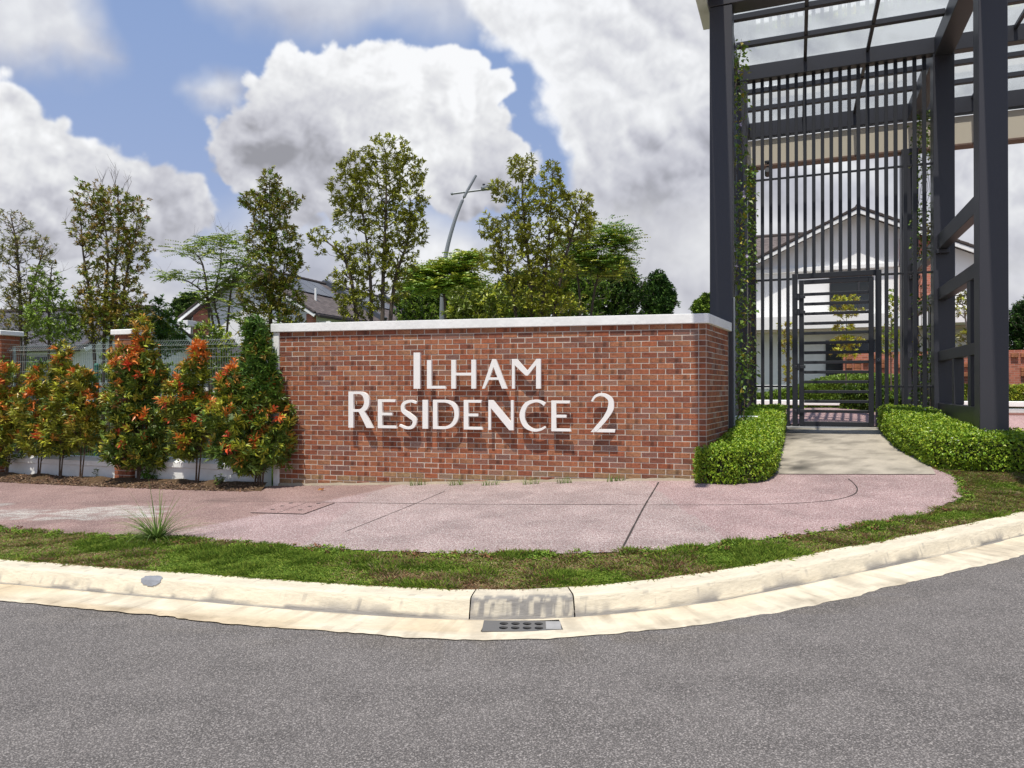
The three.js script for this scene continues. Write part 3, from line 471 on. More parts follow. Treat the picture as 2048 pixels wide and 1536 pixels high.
// ---------------------------------------------------------------- raised letters on the wall
{
  // a bearing on the wall plane -> metres along it and height
  const N = V(-wDir.z, 0, wDir.x); const N2 = N.z < 0 ? N.clone().negate() : N;
  const onWall = (px, py, off) => { const o = W0.clone().addScaledVector(N2, off), d = V((px - 1024) / F, (HZ - py) / F, -1), t = o.dot(N2) / d.dot(N2), p = d.multiplyScalar(t); return [p.clone().sub(o).dot(wDir), p.y + EYE]; };
  const OFF = 0.128, c = (x, y) => onWall(650 + x / 3.357, 680 + y / 3.357, OFF);
  const poly = (p) => { const s = new THREE.Shape(); p.forEach(([x, y], i) => (i ? s.lineTo(x, y) : s.moveTo(x, y))); s.closePath(); return s; };
  // stroked arc band as a polygon: centre line points with half widths
  const band = (pts, hw) => { const L = [], R = []; pts.forEach((p, i) => { const a = pts[Math.max(i - 1, 0)], b = pts[Math.min(i + 1, pts.length - 1)], dx = b[0] - a[0], dy = b[1] - a[1], l = Math.hypot(dx, dy), w = hw[i]; L.push([p[0] - dy / l * w, p[1] + dx / l * w]); R.push([p[0] + dy / l * w, p[1] - dx / l * w]); }); return poly([...L, ...R.reverse()]); };
  const spline = (pts, w, n = 28) => { const cv = new THREE.CatmullRomCurve3(pts.map(([x, y]) => V(x, y, 0)), false, 'centripetal'), P = [], H = []; for (let i = 0; i <= n; i++) { const t = i / n, p = cv.getPoint(t); P.push([p.x, p.y]); const k = t * (w.length - 1), j = Math.min(Math.floor(k), w.length - 2); H.push((w[j] + (w[j + 1] - w[j]) * (k - j)) / 2); } return band(P, H); };
  // each glyph: w wide, h high, S = stem, T = thin stroke -> shapes
  const glyph = {
    I: (w, h, S) => [poly([[0, 0], [w, 0], [w, h], [0, h]])],
    L: (w, h, S, T) => [poly([[0, 0], [w, 0], [w - 0.012, T * 1.0], [S, T], [S, h], [0, h]])],
    H: (w, h, S, T) => [poly([[0, 0], [S, 0], [S, h * 0.46], [w - S, h * 0.46], [w - S, 0], [w, 0], [w, h], [w - S, h], [w - S, h * 0.46 + T], [S, h * 0.46 + T], [S, h], [0, h]])],
    A: (w, h, S, T) => { const s = poly([[0, 0], [T * 0.95, 0], [w * 0.27, h * 0.30], [w * 0.66, h * 0.30], [w - S * 1.12, 0], [w, 0], [w * 0.545, h], [w * 0.41, h]]); const k = new THREE.Path(); k.moveTo(w * 0.30, h * 0.30 + T * 0.9); k.lineTo(w * 0.455, h * 0.74); k.lineTo(w * 0.62, h * 0.30 + T * 0.9); k.closePath(); s.holes.push(k); return [s]; },
    M: (w, h, S, T) => [poly([[0, 0], [T * 1.1, 0], [T * 1.1, h * 0.80], [w * 0.48, h * 0.44], [w * 0.55, h * 0.44], [w - S, h * 0.80], [w - S, 0], [w, 0], [w, h], [w - S * 0.9, h], [w * 0.535, h * 0.60], [S * 1.1, h], [0, h]])],
    R: (w, h, S, T) => { const s = new THREE.Shape(); s.moveTo(0, 0); s.lineTo(S, 0); s.lineTo(S, h * 0.44); s.lineTo(w * 0.42, h * 0.44); s.lineTo(w * 0.74, 0); s.lineTo(w, 0); s.lineTo(w * 0.64, h * 0.46); s.bezierCurveTo(w * 0.92, h * 0.52, w * 0.93, h * 0.94, w * 0.58, h * 0.99); s.quadraticCurveTo(w * 0.5, h, w * 0.4, h); s.lineTo(0, h); s.closePath(); const k = new THREE.Path(); k.moveTo(S, h * 0.44 + T); k.lineTo(S, h - T); k.lineTo(w * 0.42, h - T); k.bezierCurveTo(w * 0.72, h * 0.93, w * 0.72, h * 0.54, w * 0.42, h * 0.44 + T); k.closePath(); s.holes.push(k); return [s]; },
    E: (w, h, S, T) => [poly([[0, 0], [w, 0], [w - 0.012, T], [S, T], [S, h * 0.45], [w * 0.76, h * 0.45], [w * 0.76, h * 0.45 + T], [S, h * 0.45 + T], [S, h - T], [w * 0.92, h - T], [w * 0.95, h], [0, h]])],
    S: (w, h, S, T) => [spline([[w * 0.93, h * 0.90], [w * 0.62, h * 0.955], [w * 0.24, h * 0.86], [w * 0.22, h * 0.64], [w * 0.55, h * 0.47], [w * 0.84, h * 0.30], [w * 0.72, h * 0.09], [w * 0.40, h * 0.045], [w * 0.03, h * 0.13]], [T * 0.9, T, S * 0.72, S * 0.95, S * 1.05, S * 1.0, S * 0.75, T, T * 0.9], 48)],
    D: (w, h, S, T) => { const s = new THREE.Shape(); s.moveTo(0, 0); s.lineTo(w * 0.38, 0); s.bezierCurveTo(w * 0.82, 0, w, h * 0.26, w, h * 0.52); s.bezierCurveTo(w, h * 0.84, w * 0.78, h, w * 0.42, h); s.lineTo(0, h); s.closePath(); const k = new THREE.Path(); k.moveTo(S, T); k.lineTo(S, h - T); k.lineTo(w * 0.4, h - T); k.bezierCurveTo(w * 0.64, h - T, w - S, h * 0.8, w - S, h * 0.51); k.bezierCurveTo(w - S, h * 0.3, w * 0.7, T, w * 0.38, T); k.closePath(); s.holes.push(k); return [s]; },
    N: (w, h, S, T) => [poly([[0, 0], [T, 0], [T, h * 0.74], [w - T * 1.7, 0], [w, 0], [w, h], [w - T, h], [w - T, h * 0.27], [S * 1.0, h], [0, h]])],
    C: (w, h, S, T) => [spline([[w * 0.97, h * 0.86], [w * 0.82, h * 0.94], [w * 0.6, h * 0.965], [w * 0.28, h * 0.86], [w * 0.115, h * 0.52], [w * 0.24, h * 0.19], [w * 0.56, h * 0.04], [w * 0.82, h * 0.07], [w * 0.99, h * 0.15]], [T * 1.3, T, T, S * 0.85, S * 1.15, S * 0.95, T, T * 0.9, T * 0.7], 48)],
    2: (w, h, S, T) => [spline([[w * 0.05, h * 0.79], [w * 0.2, h * 0.92], [w * 0.48, h * 0.965], [w * 0.80, h * 0.84], [w * 0.82, h * 0.62], [w * 0.62, h * 0.38], [w * 0.16, h * 0.035]], [T * 0.6, T * 0.9, T * 1.0, S * 0.85, S * 1.05, S * 0.8, T * 1.5], 48), poly([[0, 0], [w * 0.98, 0], [w, T * 1.15], [w * 0.12, T * 1.15]])],
  };
  const sign = thing('sign_lettering', 'raised white capital letters reading the estate name across the brick wall', 'lettering', [W0.x, 0, W0.z], wYaw);
  const put = (ch, x0, x1, yt, yb) => {
    const [u0, v0] = c(x0, yb), [u1, v1] = c(x1, yt), w = u1 - u0, h = v1 - v0, big = h > 0.5, S = big ? 0.078 : 0.066, T = 0.036;
    const gs = glyph[ch](w, h, S, T).map((s, k) => new THREE.ExtrudeGeometry(s, { depth: 0.05 - k * 0.003, bevelEnabled: true, bevelSize: 0.0015, bevelThickness: 0.0015, bevelSegments: 1, curveSegments: 14 }));
    gs.forEach((g) => g.translate(u0, v0, OFF - 0.05));
    // hidden stand-off pins reach back to the brick
    for (const k of [0.22, 0.78]) { const sx = ch === '2' || ch === 'S' || ch === 'C' ? 0.5 : Math.min(S * 0.5, w / 2) / w; const yy = ch === 'S' ? (k < 0.5 ? 0.05 : 0.93) : ch === 'C' ? (k < 0.5 ? 0.04 : 0.95) : ch === '2' ? (k < 0.5 ? 0.04 : 0.95) : ch === 'A' ? 0.33 : ch === 'M' || ch === 'N' ? k : k; const pin = new THREE.CylinderGeometry(0.006, 0.006, OFF - 0.04, 6).rotateX(Math.PI / 2).translate(u0 + w * (ch === 'A' ? 0.5 : ch === 'M' || ch === 'N' ? 0.06 : sx), v0 + h * yy, (OFF - 0.04) / 2); gs.push(pin.toNonIndexed()); }
    part(sign, 'letter', mergeGeometries(gs.map((g) => (g.index ? g.toNonIndexed() : g))), M.letter, 'letter ' + ch);
  };
  [['I', 595, 637, 85, 327], ['L', 685, 810, 135, 326], ['H', 848, 1012, 133, 326], ['A', 1055, 1222, 128, 326], ['M', 1255, 1448, 127, 326],
    ['R', 158, 322, 347, 588], ['E', 355, 480, 400, 591], ['S', 497, 622, 402, 598], ['I', 655, 690, 403, 595], ['D', 725, 898, 403, 597], ['E', 932, 1058, 404, 600], ['N', 1097, 1265, 405, 603], ['C', 1303, 1480, 403, 613], ['E', 1520, 1652, 408, 612], ['2', 1783, 1948, 357, 618]].forEach((a) => put(...a));
}

// ---------------------------------------------------------------- fence of brick piers, white plinth and welded mesh
{
  const fd = V(-0.9485, 0, -0.3168), f0 = V(-3.75, 0, -11.5);      // runs west; local x of every piece points back east
  const place = (o, t) => { const p = f0.clone().addScaledVector(fd, t); o.position.set(p.x, 0, p.z); o.rotation.y = -0.3224; return p; };
  const base = (t) => { const p = f0.clone().addScaledVector(fd, t); return Math.min(Hh(p.x, p.z), 0.06); };
  const names = ['brick fence pier with a white cap beside the tallest orange-topped shrub', 'brick fence pier with a white cap behind the shrub at the far fence end'];
  [2.92, 5.95].forEach((t, i) => {
    const o = thing('fence_pier', names[i], 'pier', [0, 0, 0], 0, 'brick fence piers'); place(o, t);
    const top = i ? 2.55 : 2.49, b = base(t) - 0.15; part(o, 'mortar', box(0.35, top - b, 0.35, 0, (top + b) / 2, 0), M.mortar);
    const back = []; let y = top, r = 0; while (y > b + 0.1) { const yc = y - BH / 2; for (const [ax, s] of [[0, 1], [1, 1], [0, -1], [1, -1]]) { const cuts = r % 2 ? [0.18, 0.18] : [0.09, 0.18, 0.09]; let x = -0.18; for (const c of cuts) { const g = box(c - 0.008, BH - JT, 0.012, 0, 0, 0, 0.002); if (!ax && s < 0) { back.push(g.translate(x + c / 2, yc, -0.179)); x += c; continue; } const q = part(o, 'brick', g, [M.brick_1, M.brick_3, M.brick_8, M.brick_0][Math.floor(rnd() * 4)]); if (ax) { q.rotation.y = Math.PI / 2; q.position.set(s * 0.179, yc, x + c / 2); } else q.position.set(x + c / 2, yc, s * 0.179); x += c; } } y -= BH; r++; }
    part(o, 'bricks', mergeGeometries(back), M.brick_1).userData.kind = 'stuff';
    part(o, 'cap', box(0.46, 0.09, 0.46, 0, top + 0.045, 0, 0.01), M.white_paint);
  });
  const spans = [[0.05, 2.72, 'between the sign wall and the tallest orange-topped shrub'], [3.12, 5.76, 'between the two brick fence piers'], [6.15, 8.9, 'beyond the farther brick fence pier']];
  spans.forEach(([a, b, where]) => {
    const pl = thing('fence_plinth', 'low white plinth wall with sloping top ' + where, 'plinth', [0, 0, 0], 0, 'fence plinths'); const p = place(pl, (a + b) / 2), y0 = base((a + b) / 2), L = b - a + 0.2;
    const s = new THREE.Shape([[0.1, -0.3], [0.1, 0.25], [0.135, 0.26], [0.135, 0.34], [0.04, 0.4], [-0.1, 0.4], [-0.1, -0.3]].map(([x, y]) => new THREE.Vector2(x, y)));
    const g = new THREE.ExtrudeGeometry(s, { depth: L - (a < 1 ? 0.14 : 0.0), bevelEnabled: false }).rotateY(-Math.PI / 2).translate(L / 2 - (a < 1 ? 0.2 : 0), y0, 0); part(pl, 'body', g, M.white_paint);
    const o = thing('mesh_fence', 'folded welded wire mesh fence panel ' + where, 'fence', [0, 0, 0], 0, 'wire mesh fence panels'); place(o, (a + b) / 2);
    const prof = [[0.4, 0], [0.62, 0], [0.67, 0.05], [0.72, 0], [1.58, 0], [1.63, 0.06], [1.69, 0], [2.22, 0], [2.28, 0.075], [2.36, 0], [2.39, 0]], P = [], hw = (b - a) / 2;
    for (let x = -hw; x <= hw; x += 0.05) tubeP(P, prof.map(([y, z]) => V(x, y0 + y, z)), prof.map(() => 0.0032), 3);
    for (const [y, z] of [[0.45, 0], [0.62, 0], [0.67, 0.05], [0.72, 0], [0.95, 0], [1.2, 0], [1.4, 0], [1.58, 0], [1.63, 0.06], [1.69, 0], [1.9, 0], [2.08, 0], [2.22, 0], [2.28, 0.075], [2.36, 0]]) tubeP(P, [V(-hw, y0 + y, z - 0.006), V(hw, y0 + y, z - 0.006)], [0.0036, 0.0036], 3);
    part(o, 'wires', soup(P), M.wire).userData.kind = 'stuff';
    for (const x of [-hw + 0.02, hw - 0.02]) part(o, 'post', box(0.04, 1.95, 0.04, x, y0 + 1.37, -0.05), M.wire);
  });
}

// ---------------------------------------------------------------- entrance pergola
const gy0 = 0.3736, gd_ = V(Math.cos(gy0), 0, Math.sin(gy0)), gn_ = V(Math.sin(gy0), 0, -Math.cos(gy0));   // along the front, and away from the street
const PA = V(3.095, 0, -11.336), CS = 0.342, PL = 3.617, PD = 3.565, PD2 = 3.35;
const gp = (u, w, y = 0) => PA.clone().addScaledVector(gd_, u).addScaledVector(gn_, w).setY(y);
const gYaw = -gy0;
{
  const t = thing('entrance_pergola', 'tall charcoal steel entrance pergola with a glazed roof over the gate', 'pergola', [PA.x, 0, PA.z], gYaw);
  // inside the pergola: x along the front, -z away from the street
  const B = (name, x0, x1, y0, y1, w0, w1, m = M.steel, label) => part(t, name, box(x1 - x0, y1 - y0, w1 - w0, (x0 + x1) / 2, (y0 + y1) / 2, -(w0 + w1) / 2, 0.006), m, label);
  const s = CS, xr = 9.2;
  for (const [x, w, top] of [[0, 0, 7.55], [PL, 0, 7.55], [0, PD, 7.76], [PL, PD, 7.76], [0, PD + PD2, 7.03], [PL - 0.12, PD + PD2, 7.03]]) B('column', x, x + s, 0, top, w, w + s);
  B('beam', -0.02, xr, 7.56, 8.06, -0.01, s + 0.01);
  B('beam', -0.02, xr, 7.765, 8.06, PD - 0.004, PD + 0.2); B('beam', -0.02, xr, 7.70, 8.06, PD + PD2, PD + PD2 + 0.2);
  B('fascia_beam', 0.05, xr, 7.035, 7.65, PD + PD2 + 0.08, PD + PD2 + 0.36, M.beige, 'beige painted beam across the back');
  B('soffit_trim', 0.06, xr, 6.985, 7.032, PD + PD2 + 0.05, PD + PD2 + 0.37, M.brown_trim);
  for (const x of [0.01, PL + 0.02, 7.6]) for (const [a, b] of [[s + 0.014, PD - 0.006], [PD + 0.202, PD + PD2 - 0.002]]) B('beam', x, x + (x > 1 ? 0.3 : 0.2), 7.7, 8.055, a, b, M.steel);
  // purlins, rafters and panes of the two glazed bays
  const xs = [0.22, 1.43, 2.53, PL + 0.01], xs2 = [PL + 0.33, 4.9, 6.2, 7.59];
  for (const [w0, w1] of [[s + 0.014, PD - 0.006], [PD + 0.202, PD + PD2 - 0.002]]) {
    const st = (w1 - w0) / 3;
    for (const X of [xs, xs2]) {
      for (const k of [1, 2]) B('purlin', X[0], X[3], 7.955, 8.05, w0 + st * k - 0.055, w0 + st * k + 0.055);
      for (const k of [1, 2]) for (let j = 0; j < 3; j++) B('rafter', X[k] - 0.03, X[k] + 0.03, 7.975, 8.047, w0 + st * j + (j ? 0.057 : 0), w0 + st * (j + 1) - (j < 2 ? 0.057 : 0));
      for (let i = 0; i < 3; i++) for (let j = 0; j < 3; j++) { const a = X[i] + (i ? 0.005 : -0.13), b = X[i + 1] - (i < 2 ? 0.005 : -0.13), c = w0 + st * j + (j ? 0.005 : -0.08), d = w0 + st * (j + 1) - (j < 2 ? 0.005 : -0.08); part(t, 'glass_pane', box(b - a, 0.012, d - c, (a + b) / 2, 8.072, -(c + d) / 2, 0.002), M.pane); }
    }
  }
  B('eave_gutter', -0.19, -0.03, 7.62, 7.9, -5, s + 0.5, M.white_paint, 'white eave gutter along the side');
  
  B('front_overhang', -0.02, 0.2, 7.78, 8.05, -4, -0.012); B('front_overhang', PL, PL + 0.3, 7.78, 8.05, -4, -0.012);
  // open frame between the street column and the gate column, and its twin further in
  for (const [w0, w1] of [[s, PD], [PD + s, PD + PD2]]) {
    const x = PL + 0.06, e = x + 0.15;
    for (const [y0, y1] of [[4.13, 4.4], [3.2, 3.42], [2.08, 2.26], [1.05, 1.32]]) B('rail', x, e, y0, y1, w0 + 0.002, w1 - 0.002);
    const m1 = w0 + (w1 - w0) * 0.2, m2 = w0 + (w1 - w0) * 0.55;
    B('upright', x + 0.002, e - 0.002, 1.322, 2.078, m2, m2 + 0.15); B('upright', x + 0.002, e - 0.002, 1.322, 2.078, m1 - 0.1, m1 + 0.1); B('upright', x + 0.002, e - 0.002, 2.262, 3.198, m1 - 0.1, m1 + 0.15);
    for (const y of [4.05]) B('cleat', x - 0.03, e + 0.03, y, y + 0.075, w1 - 0.12, w1 - 0.004);
  }
  // low white planter kerb and climbing wires on the left side
  for (const k of [0.5, 0.9, 1.3, 1.7, 2.1, 2.5, 2.9]) part(t, 'climbing_wire', new THREE.CylinderGeometry(0.004, 0.004, 7.0, 4).translate(0.17, 4.2, -(s + k)), M.galvanised);
  B('edge_strip', s + 0.001, s + 0.03, 1.0, 3.0, 0.06, 0.09, M.galvanised);
}
single('planter_kerb', box(0.5, 0.75, 0.16, 0, 0.375, 0, 0.01), M.white_paint, 'low white concrete planter edge at the foot of the climbing vine', 'planter', null, gp(0.42, 1.45, 0.36).toArray()).rotation.y = gYaw;

// slatted screen in the line of the gate columns
const gx0 = 1.285, gx1 = 2.665, gHead = 3.74, screenW = PD + 0.1;
{
  const t = thing('slat_screen', 'tall screen of charcoal vertical steel slats around and above the gate', 'screen', [PA.x, 0, PA.z], gYaw);
  const B = (name, x0, x1, y0, y1, w0, w1, m = M.steel_gate) => part(t, name, box(x1 - x0, y1 - y0, w1 - w0, (x0 + x1) / 2, (y0 + y1) / 2, -(w0 + w1) / 2, 0.003), m);
  const n = 20; let i = 0;
  for (let k = 0; k < n; k++) { const x = CS + 0.05 + (PL - CS - 0.1) * (k + 0.5) / n, over = x > gx0 - 0.05 && x < gx1 + 0.05; B(i ? 'slat_' + String(i).padStart(3, '0') : 'slat', x - 0.032, x + 0.032, over ? gHead + 0.105 : 0.62, 7.76, screenW, screenW + 0.07); i++; }
  for (const y of [5.78, 3.755, 1.62]) for (const [a, b] of y > 5 ? [[CS + 0.002, PL - 0.002]] : [[CS + 0.002, gx0 - 0.102], [gx1 + 0.102, PL - 0.002]]) B('crossbar', a, b, y - 0.02, y + 0.02, screenW + 0.072, screenW + 0.1);
}
{
  const t = thing('pedestrian_gate', 'charcoal steel pedestrian gate with horizontal bars closing the concrete path', 'gate', [PA.x, 0, PA.z], gYaw);
  const B = (p, name, x0, x1, y0, y1, w0, w1, m = M.steel_gate, label) => part(p, name, box(x1 - x0, y1 - y0, w1 - w0, (x0 + x1) / 2, (y0 + y1) / 2, -(w0 + w1) / 2, 0.005), m, label);
  const y0 = 0.855, yt = gHead, w = screenW - 0.015;
  const fr = B(t, 'frame', gx0 - 0.1, gx0, y0 - 0.12, yt + 0.1, w, w + 0.1); B(t, 'frame', gx1, gx1 + 0.1, y0 - 0.12, yt + 0.1, w, w + 0.1); B(t, 'frame', gx0 + 0.002, gx1 - 0.002, yt, yt + 0.1, w, w + 0.1);
  const a = gx0 + 0.025, b = gx1 - 0.03, g = w + 0.02;
  B(t, 'stile', a, a + 0.09, y0, yt - 0.03, g, g + 0.06); B(t, 'stile', b - 0.09, b, y0, yt - 0.03, g, g + 0.06);
  B(t, 'rail', a + 0.092, b - 0.092, yt - 0.11, yt - 0.03, g, g + 0.06); B(t, 'rail', a + 0.092, b - 0.092, y0, y0 + 0.08, g, g + 0.06);
  const lo = y0 + 0.09, hi = yt - 0.12;
  for (let k = 0; k < 13; k++) { const y = lo + (hi - lo) * (k + 1) / 14; B(t, 'bar', a + 0.092, b - 0.092, y - 0.029, y + 0.029, g + 0.01, g + 0.05); }
  for (const y of [yt - 0.36, yt - 0.66, y0 + 1.15, y0 + 0.28]) { const h = part(t, 'hinge', new THREE.CylinderGeometry(0.028, 0.028, 0.13, 12).translate(gx0 + 0.012, y, -(w - 0.012)), M.steel_dark); B(h, 'hinge_plate', gx0 - 0.06, gx0 + 0.14, y - 0.03, y + 0.03, w - 0.006, w + 0.004, M.steel_dark); }
  const lock = B(t, 'lock_plate', gx1 - 0.005, gx1 + 0.085, y0 + 1.22, y0 + 1.32, w - 0.022, w - 0.001, M.steel_dark); part(lock, 'keyhole', new THREE.TorusGeometry(0.02, 0.004, 6, 16).translate(gx1 + 0.04, y0 + 1.27, -(w - 0.024)), M.galvanised);
}
{ // threshold slab under the gate
  const t = structure('threshold', box(2.5, 0.3, 0.75, 0, 0, 0, 0.01), M.path_concrete_grey); const p = gp(2.0, PD + 0.3, 0.8 - 0.115); t.position.copy(p); t.rotation.y = gYaw;
}
{ // paving beyond the gate
  const xs = range(-3, 14, 0.5), ws = range(0.4, 12.5, 0.5), P = []; const pt = (x, w) => { const p = gp(x, PD + w); return [p.x, Hh(p.x, p.z) + 0.03, p.z]; };
  for (let i = 0; i + 1 < xs.length; i++) for (let j = 0; j + 1 < ws.length; j++) { const [a, b, c, d] = [pt(xs[i], ws[j]), pt(xs[i + 1], ws[j]), pt(xs[i + 1], ws[j + 1]), pt(xs[i], ws[j + 1])]; P.push(a, b, c, a, c, d); }
  std('inner_paving', { color: lin(1.1, 1.0, 0.98), map: pebTex, roughness: 0.9 }); structure('inner_paving', soup(P), M.inner_paving);
  const k = structure('inner_kerb', box(17, 0.18, 0.3, 0, 0, 0, 0.02), M.white_paint); k.position.copy(gp(5.5, PD + 12.7, 1.06)); k.rotation.y = gYaw;
  const band = structure('inner_paving_band', box(16.9, 0.02, 1.1, 0, 0, 0, 0.004), std('terracotta', { color: lin(0.42, 0.17, 0.12), map: concTex, roughness: 0.9 })); band.position.copy(gp(5.5, PD + 5.2, 0.965)); band.rotation.y = gYaw;
}
{ // small camera under the back beam
  const p = gp(0.62, PD + PD2 - 0.02, 6.9); const t = thing('security_camera', 'small dark security camera under the beige pergola beam', 'camera', p.toArray(), gYaw);
  part(t, 'arm', box(0.04, 0.3, 0.04, 0, 0.04, -0.1), M.steel_dark); part(t, 'housing', new THREE.CylinderGeometry(0.06, 0.07, 0.24, 12).rotateX(1.35).translate(0, -0.1, 0.05), M.steel_dark); part(t, 'bracket', box(0.14, 0.05, 0.14, 0, 0.19, -0.12), M.steel_dark);
}

// ---------------------------------------------------------------- foliage
class Leaves {
  constructor() { this.p = []; this.n = []; this.c = []; }
  // one folded leaf: from o along d (unit), length L, width w, n roughly up
  leaf(o, d, L, w, col, fold = 0.25, droop = 0) {
    let sx = d.z, sz = -d.x; let l = Math.hypot(sx, sz); if (l < 1e-3) { sx = 1; sz = 0; l = 1; } sx /= l; sz /= l;
    const roll = rr(-0.9, 0.9), ux = -sz * d.y * 1, cr = Math.cos(roll), sr = Math.sin(roll);
    // side vector rolled about d
    const nx = d.y * sz, ny = d.z * sx - d.x * sz, nz = -d.y * sx; const ax = sx * cr + nx * sr, ay = ny * sr, az = sz * cr + nz * sr, bx = -sx * sr + nx * cr, by = ny * cr, bz = -sz * sr + nz * cr;
    const m = 0.48 * L, tip = [o.x + d.x * L, o.y + d.y * L - droop * L, o.z + d.z * L], f = fold * w;
    const le = [o.x + d.x * m + ax * w / 2 + bx * f, o.y + d.y * m + ay * w / 2 + by * f - droop * m * 0.4, o.z + d.z * m + az * w / 2 + bz * f];
    const ri = [o.x + d.x * m - ax * w / 2 + bx * f, o.y + d.y * m - ay * w / 2 + by * f - droop * m * 0.4, o.z + d.z * m - az * w / 2 + bz * f];
    const q = [o.x, o.y, o.z]; this.tri(q, le, tip, col); this.tri(q, tip, ri, col);
  }
  tri(a, b, c, col) {
    const ux = b[0] - a[0], uy = b[1] - a[1], uz = b[2] - a[2], vx = c[0] - a[0], vy = c[1] - a[1], vz = c[2] - a[2]; let x = uy * vz - uz * vy, y = uz * vx - ux * vz, z = ux * vy - uy * vx; const l = Math.hypot(x, y, z) || 1;
    this.p.push(...a, ...b, ...c); for (let k = 0; k < 3; k++) { this.n.push(x / l, y / l, z / l); this.c.push(Math.min(0.8, col[0] * 1.25), Math.min(0.8, col[1] * 1.2), Math.min(0.8, col[2] * 1.1)); }
  }
  geo() { const g = new THREE.BufferGeometry(); g.setAttribute('position', new THREE.Float32BufferAttribute(this.p, 3)); g.setAttribute('normal', new THREE.Float32BufferAttribute(this.n, 3)); g.setAttribute('color', new THREE.Float32BufferAttribute(this.c, 3)); return g; }
}
const pick = (a) => a[Math.floor(rnd() * a.length)];
const vary = (c, k = 0.3) => { const s = 1 + (rnd() - 0.5) * 2 * k; return [c[0] * s * (1 + (rnd() - 0.5) * 0.15), c[1] * s, c[2] * s * (1 + (rnd() - 0.5) * 0.2)]; };
const ball = () => { let x, y, z; do { x = rr(-1, 1); y = rr(-1, 1); z = rr(-1, 1); } while (x * x + y * y + z * z > 1); return [x, y, z]; };
const dirUp = (bias) => { const [x, y, z] = ball(); return V(x, y + bias, z).normalize(); };

// skeleton: joins every leaf cluster to the nearest lower node of the growing tree
function skeleton(trunks, pts, P, r0, thin) {
  const nodes = [];
  for (const tr of trunks) { const c = new THREE.CatmullRomCurve3(tr), n = Math.max(6, Math.ceil(c.getLength() / 0.25)), q = c.getPoints(n); tubeP(P, q, q.map((_, i) => r0 * (1 - 0.82 * i / n) * (i === 0 ? 1.25 : 1)), 7); q.forEach((p, i) => { if (i > n * 0.15) nodes.push({ p, r: r0 * (1 - 0.82 * i / n), d: 0 }); }); }
  const order = pts.map((p) => { let b = 1e9; for (const n of nodes) b = Math.min(b, n.p.distanceToSquared(p)); return [b, p]; }).sort((a, b) => a[0] - b[0]);
  for (const [, p] of order) {
    let b = 1e9, k = null; for (const n of nodes) { const dx = n.p.x - p.x, dy = n.p.y - p.y, dz = n.p.z - p.z, h = Math.hypot(dx, dz); let c = Math.hypot(h, dy) + Math.max(0, dy + h * 0.55) * 1.6 + n.d * 0.04; if (c < b) { b = c; k = n; } }
    const L = k.p.distanceTo(p), mid = k.p.clone().lerp(p, 0.5).add(V(rr(-0.06, 0.06) * L, rr(-0.12, 0.02) * L, rr(-0.06, 0.06) * L)), ra = Math.min(k.r * 0.75, thin * 2.2), rb = Math.max(thin * 0.55, ra * 0.55);
    tubeP(P, [k.p, mid, p], [ra, (ra + rb) / 2, rb], 4); nodes.push({ p: mid, r: (ra + rb) / 2, d: k.d + 1 }, { p, r: rb, d: k.d + 1 });
  }
}
